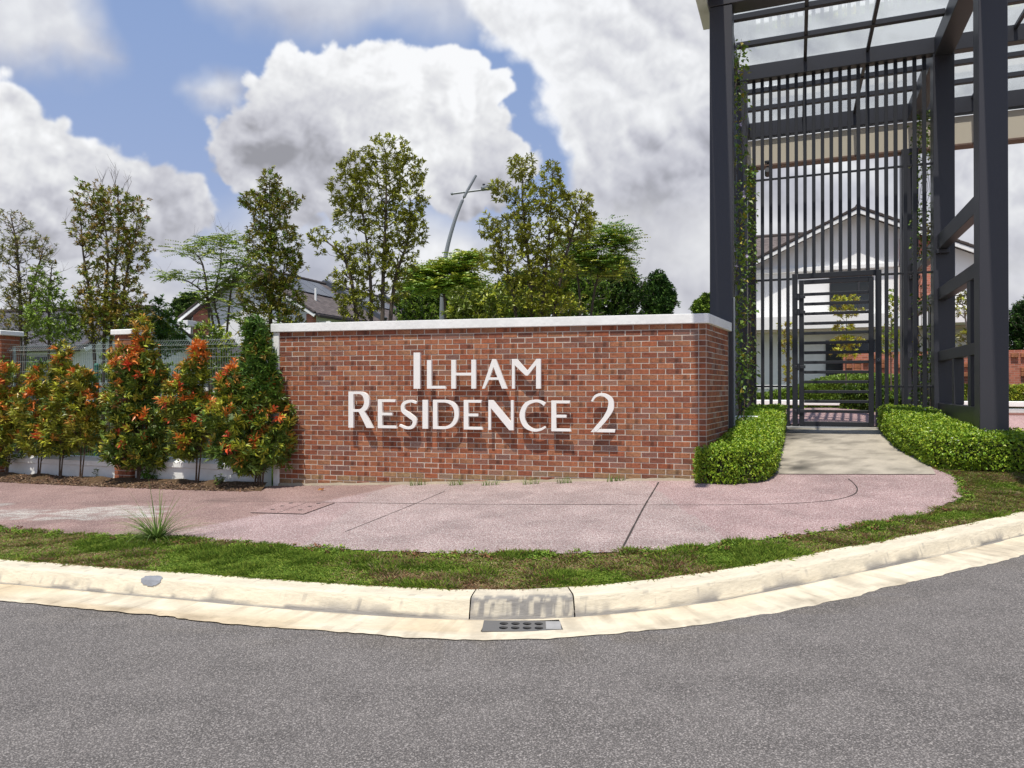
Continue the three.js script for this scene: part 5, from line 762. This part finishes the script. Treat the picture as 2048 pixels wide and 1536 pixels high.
// young trees beyond the gate
TR('garden_tree', 'yellow-green cloud-pruned young tree framed by the gate bars', 1692, 780, 23, { stems: [[[1693, 800], [1692, 720], [1694, 620]]], blobs: [[1692, 598, 26, 10], [1690, 622, 32, 12], [1688, 655, 20, 12], [1692, 682, 34, 12], [1690, 704, 30, 9]], n: 200, leaf: 0.13, per: 8, r0: 0.03, thin: 0.006, palette: mix(G.yellow, G.lime, 0.6) });
TR('garden_tree', 'thin yellow-leaved young tree behind the slats beside the gate hinges', 1576, 780, 22, { stems: [[[1577, 800], [1576, 720], [1572, 650]]], blobs: [[1570, 655, 14, 14], [1576, 690, 16, 22], [1578, 740, 12, 26]], n: 90, leaf: 0.12, per: 7, r0: 0.025, thin: 0.005, palette: mix(G.yellow, G.lime, 0.5) });
TR('garden_tree', 'small green tree behind the lock side of the gate', 1782, 780, 23, { stems: [[[1783, 800], [1782, 700], [1784, 620]]], blobs: [[1785, 610, 14, 30], [1782, 680, 22, 36]], n: 130, leaf: 0.12, per: 7, r0: 0.03, thin: 0.005, palette: mix(G.lime, G.fresh, 0.5) });
TR('garden_tree', 'pale-stemmed tree seen through the open pergola frame', 1934, 760, 24, { stems: [[[1938, 790], [1938, 700], [1930, 630], [1922, 590]], [[1938, 690], [1950, 620], [1946, 570]]], blobs: [[1925, 610, 26, 20], [1945, 590, 20, 24], [1930, 680, 22, 26], [1955, 640, 14, 20]], n: 170, leaf: 0.14, per: 7, r0: 0.05, thin: 0.01, bark: M.bark_pale, palette: mix([0.16, 0.16, 0.03], G.lime, 0.3) });
// hedges and ground plants beyond the gate
{
  const hp = (u, w) => { const p = gp(u, w); return [p.x, -p.z]; };
  hedge('garden_hedge', 'loose green garden hedge beyond the gate below the white house', [hp(-2, PD + 13.2), hp(5.5, PD + 13.2), hp(5.5, PD + 14.4), hp(-2, PD + 14.4)], 1.05, 7000, 0.09, 0, () => pick([G.fresh, [0.12, 0.2, 0.03], G.green]));
  hedge('garden_hedge', 'dark low hedge patch on the paving just beyond the gate', [hp(2.25, PD + 3.6), hp(4.8, PD + 3.3), hp(4.8, PD + 4.4), hp(2.35, PD + 4.5)], 0.55, 2600, 0.07, 0, () => pick([G.deep, G.green]));
  hedge('garden_hedge', 'yellow-green hedge under the brick garden wall beyond the barrier', [hp(6, PD + 12.9), hp(13, PD + 12.9), hp(13, PD + 13.8), hp(6, PD + 13.8)], 0.8, 4200, 0.1, 0, () => pick([G.lime, G.fresh, [0.18, 0.2, 0.03]]));
}

// ---------------------------------------------------------------- houses
const tileTex = texture(512, (x, y) => { const row = Math.floor(y / 32), c = Math.floor((x + (row % 2) * 16) / 32), k = 0.75 + 0.5 * hash(c % 16, row, 3), fy = (y % 32) / 32, fx = ((x + (row % 2) * 16) % 32) / 32; const v = k * (fy < 0.12 ? 0.45 : 1) * (fx < 0.08 ? 0.7 : 1); return [0.14 * v, 0.112 * v, 0.105 * v]; }, true, 1 / 3.4);
const tileBump = texture(512, (x, y) => (1 - (y % 32) / 32) * (0.6 + 0.4 * Math.sin((x % 32) / 32 * Math.PI)), false, 1 / 3.4);
std('roof_tile', { map: tileTex, bumpMap: tileBump, bumpScale: 0.05, roughness: 0.8 });
std('roof_tile_grey', { map: tileTex, color: lin(0.55, 0.66, 0.8), bumpMap: tileBump, bumpScale: 0.05, roughness: 0.75 });
// gable house: local origin at the middle of the gable foot, x along the gable, -z along the ridge
function house(label, pos, turn, o) {
  const t = thing('house', label, 'house', pos, turn, o.group), { w, L, eave, peak } = o, m = (peak - eave) / w;
  const s = new THREE.Shape([[-w, -0.6], [w, -0.6], [w, eave], [0, peak], [-w, eave]].map(([x, y]) => new THREE.Vector2(x, y)));
  part(t, 'wall', new THREE.ExtrudeGeometry(s, { depth: L, bevelEnabled: false }).translate(0, 0, -L), M.house_white);
  const ov = o.over ?? 0.5, ft = o.front ?? 0.55, th = 0.16;
  for (const sg of [-1, 1]) {
    const x1 = (w + ov) * sg, y1 = eave - ov * m, y = 0.03, P = [], q = [[0, peak + y, ft], [x1, y1 + y, ft], [x1, y1 + y, -L - 0.4], [0, peak + y, -L - 0.4]], up = q.map(([a, b, c]) => [a, b + th, c]), F4 = (a, b, c, d) => P.push(a, b, c, a, c, d);
    sg > 0 ? (F4(up[0], up[1], up[2], up[3]), F4(q[3], q[2], q[1], q[0]), F4(q[0], q[1], up[1], up[0]), F4(q[1], q[2], up[2], up[1]), F4(q[2], q[3], up[3], up[2])) : (F4(up[3], up[2], up[1], up[0]), F4(q[0], q[1], q[2], q[3]), F4(up[0], up[1], q[1], q[0]), F4(up[1], up[2], q[2], q[1]), F4(up[2], up[3], q[3], q[2]));
    const g = soup(P), uv = g.attributes.uv, pp = g.attributes.position; for (let i = 0; i < uv.count; i++) uv.setXY(i, pp.getZ(i), Math.hypot(pp.getX(i), pp.getX(i) * m));
    const roof = part(t, 'roof', g, o.roofMat ?? M.roof_tile);
    const A = V(0, peak + y - 0.02, ft + 0.03), Bq = V(x1, y1 + y - 0.02, ft + 0.03); part(t, 'barge_board', bar(A, Bq, 0.05, 0.15, 0.005), M.house_white);
    const cv = []; const n = Math.round(A.distanceTo(Bq) / 0.33); for (let i = 0; i < n; i++) { const c = A.clone().lerp(Bq, (i + 0.5) / n); cv.push(box(0.34, 0.11, 0.2, 0, 0, 0, 0.02).applyMatrix4(new THREE.Matrix4().makeRotationZ(Math.atan2(Bq.y - A.y, Bq.x - A.x) + 0.04)).translate(c.x, c.y + 0.165, c.z - 0.04)); } part(roof, 'verge_tiles', mergeGeometries(cv), M.brown_dark ?? std('brown_dark', { color: lin(0.055, 0.042, 0.038), roughness: 0.8 })).userData.kind = 'stuff';
    part(t, 'gutter', box(0.14, 0.14, L + 0.8, x1 + sg * 0.08, y1 + 0.02, -L / 2, 0.02), o.gutterMat ?? M.brown_dark);
  }
  const rg = []; for (let z = ft; z > -L - 0.3; z -= 0.42) rg.push(new THREE.CylinderGeometry(0.11, 0.13, 0.44, 8, 1).rotateX(Math.PI / 2).translate(0, peak + 0.2, z - 0.2).toNonIndexed()); part(t, 'ridge_tiles', mergeGeometries(rg), M.brown_dark).userData.kind = 'stuff';
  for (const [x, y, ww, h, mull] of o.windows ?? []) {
    const wd = part(t, 'window', box(ww, h, 0.06, x, y, 0.035), M.dark_glass); part(wd, 'frame', mergeGeometries([box(ww + 0.12, 0.07, 0.1, x, y + h / 2 + 0.035, 0.052), box(ww + 0.12, 0.07, 0.1, x, y - h / 2 - 0.035, 0.052), box(0.06, h, 0.1, x - ww / 2 - 0.03, y, 0.052), box(0.06, h, 0.1, x + ww / 2 + 0.03, y, 0.052), ...(mull ?? []).map((k) => box(0.06, h, 0.09, x + k, y, 0.055))]), M.steel_dark);
  }
  return t;
}
const B3 = (t, name, m, x0, x1, y0, y1, z0, z1, label) => part(t, name, box(x1 - x0, y1 - y0, z1 - z0, (x0 + x1) / 2, (y0 + y1) / 2, (z0 + z1) / 2, 0.01), m, label);
std('brick_cladding', { map: texture(256, (x, y) => { const row = Math.floor(y / 16), c = Math.floor((x + (row % 2) * 21) / 42.7), k = 0.75 + 0.5 * hash(c % 6, row, 7), j = y % 16 < 2 || (x + (row % 2) * 21) % 42.7 < 2; return j ? [0.42, 0.30, 0.25] : [0.40 * k, 0.135 * k, 0.085 * k]; }, true, 1 / 1.25), roughness: 0.9 });
{ // white house beyond the gate
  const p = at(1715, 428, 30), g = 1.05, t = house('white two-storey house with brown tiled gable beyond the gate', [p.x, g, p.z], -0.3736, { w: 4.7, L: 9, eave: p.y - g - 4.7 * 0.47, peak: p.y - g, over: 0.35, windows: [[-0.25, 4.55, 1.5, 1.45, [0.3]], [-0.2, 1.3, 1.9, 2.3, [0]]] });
  B3(t, 'ledge', M.house_white, -5.6, 4.8, 2.95, 3.5, 0.01, 1.1); B3(t, 'ledge_lip', M.beige, -5.55, 4.75, 2.86, 2.945, 0.02, 1.0); B3(t, 'brick_pier', M.brick_cladding, 1.55, 2.7, 3.55, 6.6, 0.01, 0.25, 'brick-clad upper pier'); B3(t, 'string_course', M.house_white, -4.68, 1.5, 5.45, 5.62, 0.01, 0.2);
  for (let k = 0; k < 26; k++) B3(t, 'baluster', M.house_white, -4 + k * 0.16, -3.93 + k * 0.16, 0.12, 0.5, 0.9, 0.97); B3(t, 'balustrade_rail', M.house_white, -4.1, 0.1, 0.505, 0.65, 0.86, 1.02);
  B3(t, 'balcony', M.house_white, 2.9, 4.8, 2.95, 3.55, 1.12, 2.2); for (let k = 0; k < 3; k++) B3(t, 'balcony_rail', M.steel_dark, 2.9, 4.8, 3.62 + k * 0.16, 3.66 + k * 0.16, 2.1, 2.14);
  const q = at(1560, 470, 40); house('brown tiled house roof showing behind the white house', [q.x + 3, 1.1, q.z], -0.3736 + Math.PI / 2, { w: 4.2, L: 4.2, eave: 6.6, peak: 8.9, over: 0.3 });
}
{ // patterned brick garden wall beyond the gate: headers stand proud of the face
  const t = thing('garden_wall', 'red brick garden wall with projecting header bricks beyond the gate', 'wall', gp(2.9, PD + 14.6).setY(0.95).toArray(), gYaw); B3(t, 'body', M.brick_cladding, 0, 14, -0.3, 1.95, -0.25, 0);
  const gs = box(0.22, 0.15, 0.09, 0, 0, 0, 0.01); let n = 0; for (let r = 0; r < 11; r++) for (let c = 0; c < 48; c++) if (hash(c, r, 5) > 0.62 && n < 290) { n++; const q = part(t, 'brick', gs, [M.brick_1, M.brick_3, M.brick_5][(r + c) % 3]); q.position.set(0.2 + c * 0.29, 0.12 + r * 0.165, 0.047); }
}
{ // terrace row behind the sign wall: gable end, stepped party walls, solar panels
  const p = at(503, 541, 40), g = 1.4, turn = -0.335, t = house('white gabled terrace house with brown roof and solar panels behind the sign wall', [p.x, g, p.z], turn, { w: 4.15, L: 30, eave: p.y - g - 4.15 * 0.6, peak: p.y - g, over: 0.35, front: 0.6, windows: [[0.3, 2.6, 1.2, 1.2, [0]]] });
  const eave = p.y - g - 4.15 * 0.6, peak = p.y - g, m = 0.6;
  for (const z of [-7.2, -14.4, -21.6]) for (const sg of [-1, 1]) part(t, 'party_wall_capping', bar(V(0, peak + 0.32, z), V(sg * 4.3, peak + 0.32 - 4.3 * m, z), 0.32, 0.4, 0.02), std('slate_blue', { color: lin(0.055, 0.065, 0.085), roughness: 0.6 }));
  for (let h = 0; h < 4; h++) for (let c = 0; c < 4; c++) for (let r = 0; r < 1; r++) { const z = -1.4 - h * 7.2 - c * 1.28, a = V(0.35, peak + 0.26 - 0.35 * m, z), b = V(2.15, peak + 0.26 - 2.15 * m, z); part(t, 'solar_panel', bar(a, b, 1.2, 0.045, 0.005), M.solar); }
  for (const z of [-1.8, -9.2, -16.2]) { part(t, 'vent_pipe', new THREE.CylinderGeometry(0.07, 0.07, 0.75, 10).translate(2.9, eave + 1.25, z), M.house_white); }
  B3(t, 'brick_panel', M.brick_cladding, -4.0, -2.9, eave - 1.0, eave + 0.65, 0.01, 0.06, 'brick panel under the left eave'); B3(t, 'canopy', M.house_white, -5.0, -3.3, eave - 0.55, eave - 0.25, 0.07, 1.2); B3(t, 'brick_pier', M.brick_cladding, 3.75, 4.18, 0, eave - 0.05, 0.012, 0.3);
  B3(t, 'rainwater_pipe', M.house_white, 4.2, 4.9, eave - 0.55, eave - 0.43, -0.3, -0.18);
}
{ // houses seen low through the fence
  const a = at(362, 700, 36), t = house('lilac-grey gabled house seen low through the mesh fence', [a.x, 0.9, a.z], -0.2, { w: 2.6, L: 8, eave: 1.7, peak: 3.1, over: 0.3, roofMat: M.roof_tile_grey, windows: [[0.3, 0.9, 0.9, 1.4, [0]], [-1.2, 0.9, 0.5, 1.4]] }); B3(t, 'beam', M.house_white, -0.8, 1.9, 2.0, 2.2, 0.05, 0.5);
  const b = at(70, 650, 30); const lh = house('long grey-roofed house behind the far end of the fence', [b.x + 4, 0.6, b.z - 1], 1.35, { w: 3.4, L: 12, eave: 2.6, peak: 4.2, over: 0.4, roofMat: M.roof_tile_grey, windows: [[0, 1.2, 1.4, 1.2, [0]]] });
  for (let k = 0; k < 4; k++) { const wd = part(lh, 'window', box(0.06, 1.9, 2.3, -3.42, 1.15, -1.8 - k * 2.7), M.dark_glass); part(wd, 'frame', mergeGeometries([box(0.1, 0.08, 2.46, -3.44, 2.14, -1.8 - k * 2.7), box(0.1, 1.9, 0.08, -3.44, 1.15, -0.61 - k * 2.7), box(0.1, 1.9, 0.08, -3.44, 1.15, -2.99 - k * 2.7), box(0.1, 1.9, 0.06, -3.44, 1.15, -1.8 - k * 2.7)]), M.steel_dark); };  // dark glass panes added to stand in for carport shade along this side
  const c = at(150, 690, 34), h = house('small white-gabled house between the fence piers', [c.x, 0.8, c.z], -0.5, { w: 2.2, L: 7, eave: 1.9, peak: 2.9, over: 0.3, roofMat: M.roof_tile_grey, windows: [[0.2, 1.0, 1.3, 1.3, [0]]] });
  const post = thing('lawn_post', 'green steel post standing on the lawn behind the mesh fence', 'post', [at(193, 0, 14).x, Hh(at(193, 0, 14).x, -14) - 0.05, -14]); part(post, 'shaft', new THREE.CylinderGeometry(0.045, 0.045, 2.05, 12).translate(0, 1.02, 0), M.green_post); part(post, 'cap', new THREE.SphereGeometry(0.05, 12, 8).translate(0, 2.05, 0), M.green_post); part(post, 'stay', bar(V(0.02, 1.7, 0), V(0.4, 1.35, 0), 0.025, 0.025), M.green_post);
}
// street lamp: curved tapering pole with a cross arm and one lantern
{
  const d = 26, b = at(884, 0, d), g = Hh(b.x, b.z), t = thing('street_lamp', 'curved galvanised street lamp with a cross arm above the sign wall', 'street lamp', [b.x, g - 0.05, b.z]), org = V(b.x, g - 0.05, b.z), q = [[884, 700], [884, 620], [890, 520], [905, 455], [925, 400], [952, 350]].map(([x, y]) => at(x, y, d).sub(org)); q[0].y = 0;
  const c = new THREE.CatmullRomCurve3(q).getPoints(40); part(t, 'pole', soup(tubeP([], c, c.map((_, i) => 0.10 - 0.055 * i / 40), 10)), M.galvanised);
  const a0 = at(904, 387, d).sub(org), a1 = at(972, 378, d).sub(org); const arm = part(t, 'arm', soup(tubeP([], [a0, a1], [0.04, 0.04], 8)), M.galvanised); part(arm, 'end_cap', new THREE.SphereGeometry(0.055, 10, 8).translate(a0.x, a0.y, a0.z), M.galvanised);
  const l0 = at(962, 377, d).sub(org), l1 = at(992, 372, d).sub(org); part(t, 'lantern', bar(l0, l1, 0.3, 0.12, 0.03), M.galvanised); part(t, 'sensor', new THREE.CylinderGeometry(0.05, 0.05, 0.1, 10).translate(l0.x + 0.1, l0.y + 0.12, l0.z), M.steel_dark);
}
// vehicle barrier beyond the pergola
{
  const p = gp(5.2, PD + 5.0), t = thing('barrier_arm', 'red and white striped barrier arm beyond the pergola', 'barrier', [p.x, Hh(p.x, p.z), p.z], gYaw), red = std('red_paint', { color: lin(0.5, 0.03, 0.025), roughness: 0.4 });
  part(t, 'cabinet', box(0.35, 1.0, 0.3, 3.4, 0.5, 0, 0.02), M.white_paint); for (let k = 0; k < 5; k++) part(t, 'stripe', box(0.6, 0.1, 0.06, 0.3 + k * 0.602, 0.86, 0, 0.008), k % 2 ? M.white_paint : red);
}

// ---------------------------------------------------------------- mulch, weeds and grass
{
  // bark mulch bed along the fence foot
  const P = [], n = 120; let prev = null; for (let i = 0; i <= n; i++) { const x = -3.85 - 7.2 * i / n, d = fenceD(x), w = 0.36 + 0.22 * fbm(x * 1.6, 2, 1, 3), y = Hh(x, -d); const a = [x, Hh(x, -(d - 0.1)) + 0.05, -(d - 0.1)], m = [x + 0.06, Hh(x, -(d - 0.3)) + 0.075 + 0.04 * vnoise(x * 5, 1, 1), -(d - 0.3)], b = [x + 0.12, Hh(x, -(d - 0.3 - w)) + 0.006, -(d - 0.3 - w)]; if (prev) P.push(prev[0], m, a, prev[0], prev[1], m, prev[1], b, m, prev[1], prev[2], b); prev = [a, m, b]; }
  structure('mulch_bed', soup(P), std('mulch', { map: soilTex, color: lin(0.55, 0.42, 0.36), bumpMap: concBump, bumpScale: 0.03, roughness: 1 }));
  const chip = new THREE.BoxGeometry(0.05, 0.006, 0.016), im = shade(new THREE.InstancedMesh(chip, new THREE.MeshStandardMaterial({ roughness: 1 }), 5200)), o = new THREE.Object3D(), col = new THREE.Color();
  for (let i = 0; i < 5200; i++) { const x = -3.85 - 7.2 * rnd(), d = fenceD(x) - 0.18 - 0.62 * Math.pow(rnd(), 0.9), z = -d, k = sstep(0.35, 0.1, fenceD(x) - d - 0.3); o.position.set(x, Hh(x, z) + 0.02 + 0.055 * Math.max(0, 1 - Math.abs(fenceD(x) - d - 0.32) * 2.6), z); o.rotation.set(rr(-0.5, 0.5), rr(0, 6.28), rr(-0.5, 0.5)); o.scale.setScalar(rr(0.4, 1.3)); o.updateMatrix(); im.setMatrixAt(i, o.matrix); const c = pick([[0.10, 0.06, 0.035], [0.16, 0.09, 0.05], [0.07, 0.04, 0.025], [0.24, 0.16, 0.1]]); im.setColorAt(i, col.setRGB(...vary(c, 0.3))); }
  im.name = 'mulch_chips'; scene.add(im); tag(im, 'brown bark chips and dead leaves along the foot of the fence', 'mulch', null, 'stuff');
}
const vergePoly = (() => { const a = []; for (let i = 686; i < 6857; i += 34) { const x = gutter[i].x + gN[i].x * 0.265, z = gutter[i].z + gN[i].z * 0.265; if (x > 7.6 && -z > 9.3) break; a.push([x, z]); } return [...a, [8.2, -9.0], [7.4, -9.15], [6.7, -9.45], [6.15, -9.68], [5.8, -10.05], ...[...walkEdge].reverse().map(([x, d]) => [x, -d])]; })();
{
  // tufts of creeping grass; dry straw patches where the photograph shows them
  const tuft = (n, h, seedling) => { const L = new Leaves(); for (let i = 0; i < n; i++) { const a = rr(0, 6.28), r = rr(0, 0.035), d = V(Math.cos(a) * rr(0.4, 1.2), rr(0.35, 1.2), Math.sin(a) * rr(0.4, 1.2)).normalize(), k = rr(0.75, 1.15); L.leaf(V(Math.cos(a) * r, 0, Math.sin(a) * r), d, h * rr(0.6, 1.3), 0.006 * rr(0.8, 1.3), [k, k, k], 0.2, 0.25); } return L.geo(); };
  const mat = new THREE.MeshPhysicalMaterial({ vertexColors: true, roughness: 0.7, side: THREE.DoubleSide, transmission: 0.2, thickness: 0, specularIntensity: 0.3 });
  const spots = []; let tries = 0;
  while (spots.length < 66000 && tries++ < 900000) {
    const x = rr(-9, 8.2), d = rr(5.2, 11.5), z = -d; if (!inside(vergePoly, x, z)) { const ww = 0.09 * fbm(x * 5, z * 5, 9, 3); if (!(inside(vergePoly, x, z + ww) && rnd() < 0.8)) continue; }
    const vis = (x / d) > -0.78 && (x / d) < 0.78; if (!vis && rnd() > 0.12) continue;
    spots.push([x, z]);
  }
  const vs = [tuft(9, 0.045), tuft(8, 0.06), tuft(12, 0.032)], o = new THREE.Object3D(), col = new THREE.Color();
  vs.forEach((g, v) => {
    const mine = spots.filter((_, i) => i % 3 === v), im = shade(new THREE.InstancedMesh(g, mat, mine.length));
    mine.forEach(([x, z], i) => {
      const px = x / -z * F + 1024; let dry = sstep(0.46, 0.60, fbm(x * 1.5, z * 2.4, 5, 4)); dry = Math.max(dry * 0.55, 0.95 * sstep(240, 60, Math.abs(px - 880)) * sstep(0.34, 0.52, fbm(x * 3, z * 3, 15, 4)) * sstep(0.75, 0.5, kerbDist(x, z))); if (x > 2.6) dry = Math.max(dry, 0.6 * sstep(0.4, 0.55, fbm(x * 2, z * 2, 25, 3))); if (px < 160) dry = Math.max(dry, 0.5 * fbm(x * 2, z * 2, 8, 3));
      if (dry > 0.5 && rnd() < 0.08) { o.scale.setScalar(0.001); } else o.scale.set(rr(0.8, 1.3), rr(0.5, 1.1) * (0.6 + 1.3 * sstep(0.4, 0.7, fbm(x * 4, z * 4, 41, 3))) * (1 - 0.45 * dry), rr(0.8, 1.3));
      o.position.set(x, Hh(x, z) - 0.006, z); o.rotation.set(rr(-0.15, 0.15), rr(0, 6.28), rr(-0.15, 0.15)); o.updateMatrix(); im.setMatrixAt(i, o.matrix);
      const g0 = pick([[0.24, 0.36, 0.045], [0.18, 0.29, 0.036], [0.32, 0.41, 0.06]]), d0 = pick([[0.42, 0.31, 0.15], [0.34, 0.23, 0.115], [0.32, 0.15, 0.09], [0.5, 0.4, 0.22]]), k = rnd() < dry ? 1 : 0; im.setColorAt(i, col.setRGB(...vary(k ? d0 : g0, 0.25)));
    });
    im.name = numbered('verge_grass'); scene.add(im); tag(im, ['short green grass on the verge behind the kerb', 'taller green grass blades mixed through the kerb verge', 'fine low grass with dry straw patches on the kerb verge'][v], 'grass', null, 'stuff');
  });
  // broad-leaved weeds that creep over the footpath edge
  { const L = new Leaves(); for (let i = 0; i < 9; i++) { const a = i * 2.4, k = rr(0.7, 1.1); L.leaf(V(rr(-0.02, 0.02), rr(0, 0.03), rr(-0.02, 0.02)), V(Math.cos(a), rr(0.1, 0.9), Math.sin(a)).normalize(), rr(0.025, 0.05), 0.02, [k, k, k], 0.2, 0.1); }
    const n = 900, im = shade(new THREE.InstancedMesh(L.geo(), mat, n)); let i = 0; while (i < n) { const e = Math.floor(rnd() * (walkEdge.length - 2)) + 1, u = rnd(), x = walkEdge[e][0] + (walkEdge[e + 1][0] - walkEdge[e][0]) * u, d = walkEdge[e][1] + (walkEdge[e + 1][1] - walkEdge[e][1]) * u - rr(-0.05, 0.22); if (fbm(x * 2.2, 3, 7, 3) < 0.42 && rnd() < 0.85) continue; const z = -d; o.position.set(x, Hh(x, z) + 0.01, z); o.rotation.set(rr(-0.3, 0.3), rr(0, 6.28), rr(-0.3, 0.3)); o.scale.setScalar(rr(0.35, 0.95)); o.updateMatrix(); im.setMatrixAt(i, o.matrix); im.setColorAt(i, col.setRGB(...vary(rnd() < 0.2 ? [0.28, 0.14, 0.07] : pick([[0.28, 0.4, 0.05], [0.2, 0.32, 0.045]]), 0.25))); i++; }
    im.name = 'verge_weeds'; scene.add(im); tag(im, 'low broad-leaved weeds creeping over the footpath edge of the verge', 'weeds', null, 'stuff'); }
  // lawn blades behind the fence
  const n = 9000, im = shade(new THREE.InstancedMesh(vs[1], mat, n)); for (let i = 0; i < n; i++) { const x = rr(-13, -2.2), d = fenceD(x) + rr(0.2, 7) ; const z = -d; o.position.set(x, Hh(x, z) - 0.03, z); o.rotation.set(0, rr(0, 6.28), 0); o.scale.set(2.2, rr(1.4, 2.4), 2.2); o.updateMatrix(); im.setMatrixAt(i, o.matrix); im.setColorAt(i, col.setRGB(...vary(pick([[0.12, 0.19, 0.03], [0.16, 0.2, 0.04], [0.09, 0.16, 0.025]]), 0.25))); } im.name = 'lawn_grass'; scene.add(im); tag(im, 'yellow-green lawn grass behind the mesh fence', 'grass', null, 'stuff');
}
// a tall tuft of coarse grass on the verge
function tussock(label, px, py, n, h, cat = 'weed', name = 'grass_tussock', cols = [[0.11, 0.19, 0.04], [0.16, 0.24, 0.06], [0.08, 0.14, 0.03]]) {
  const [x, d] = ground(px, py), t = thing(name, label, cat, [x, Hh(x, -d), -d]), L = new Leaves();
  for (let i = 0; i < n; i++) { const a = h > 0.3 && i % 2 ? pick([0, 3.14]) + rr(-0.6, 0.6) : rr(0, 6.28), lean = h > 0.3 ? 0.2 + 1.15 * Math.sqrt(rnd()) : rr(0.12, 1.0), len = h * rr(0.5, 1.15), c = vary(pick(cols), 0.25), w = h > 0.3 ? rr(0.009, 0.017) : rr(0.006, 0.010); let p = V(rr(-0.03, 0.03) * (h < 0.3 ? 4 : 1), 0, rr(-0.02, 0.02)), prev = null; const seg = 6; for (let k = 0; k <= seg; k++) { const u = k / seg, b = lean * (h > 0.3 ? 0.8 + 0.85 * u : 0.35 + 1.25 * u), dir = V(Math.cos(a) * Math.sin(b), Math.cos(b), Math.sin(a) * Math.sin(b)), ww = w * (1 - u * 0.92) / 2, e = [[p.x - Math.sin(a) * ww, p.y, p.z + Math.cos(a) * ww], [p.x + Math.sin(a) * ww, p.y, p.z - Math.cos(a) * ww]]; if (prev) { L.tri(prev[0], prev[1], e[1], c); L.tri(prev[0], e[1], e[0], c); } prev = e; p = p.clone().addScaledVector(dir, len / seg); } }
  part(t, 'blades', L.geo(), M.leaf_matte).userData.kind = 'stuff';
}
tussock('tall arching tuft of coarse grass on the verge', 315, 1082, 170, 0.62);
for (const [x, y, w] of [[835, 972, 'left of the joint'], [912, 972, ''], [1062, 970, ''], [1130, 968, ''], [980, 972, ''], [1230, 964, '']]) tussock('small weed growing at the foot of the brick sign wall', x, y, 46, 0.13, 'weed', 'wall_weed');
scene.children.filter((o) => o.name.startsWith('wall_weed')).forEach((o) => { o.userData.group = 'weeds at the foot of the sign wall'; });
{ // small leafy weeds in the mulch
  const spots = [[52, 950], [92, 952], [150, 955], [200, 960], [300, 966], [285, 955], [440, 975]];
  for (const [px, py] of spots) { const big = px === 300, [x, d] = ground(px, py), t = thing('leafy_weed', big ? 'bright green leafy weed sprawling out of the mulch below the tallest shrub' : 'small pale green weed at the foot of the fence plinth', 'weed', [x, Hh(x, -d) + 0.03, -d], 0, big ? undefined : 'weeds along the plinth'), P = [], L = new Leaves(), n = big ? 26 : 14, h = big ? 0.26 : 0.2; for (let i = 0; i < n; i++) { const a = rr(0, 6.28), e = V(Math.cos(a) * rr(0.03, big ? 0.28 : 0.13), rr(0.04, h), Math.sin(a) * rr(0.03, 0.12)); tubeP(P, [V(0, 0, 0), e.clone().multiplyScalar(0.6).add(V(0, 0.02, 0)), e], [0.003, 0.002, 0.001], 3); for (let q = 0; q < 6; q++) L.leaf(e.clone().multiplyScalar(rr(0.6, 1)), dirUp(0.2), big ? 0.075 : 0.05, big ? 0.03 : 0.024, vary(big ? [0.12, 0.25, 0.03] : [0.14, 0.2, 0.05], 0.25), 0.15, 0.2); } part(t, 'stem', soup(P), M.twig); part(t, 'leaves', L.geo(), M.leaf).userData.kind = 'stuff'; }
}
{ // dead leaf on the footpath by the wall
  const [x, d] = ground(641, 984), L = new Leaves(); for (let i = 0; i < 5; i++) L.leaf(V(rr(-0.05, 0.05), 0.01, rr(-0.02, 0.02)), V(rr(-1, 1), 0.15, rr(-1, 1)).normalize(), 0.08, 0.035, [0.42, 0.2, 0.06], 0.3); single('dead_leaf', L.geo(), M.leaf_matte, 'curled orange dead leaf on the pink footpath by the wall', 'leaf', null, [x, Hh(x, -d) + 0.016, -d]);
}

renderer.render(scene, camera);
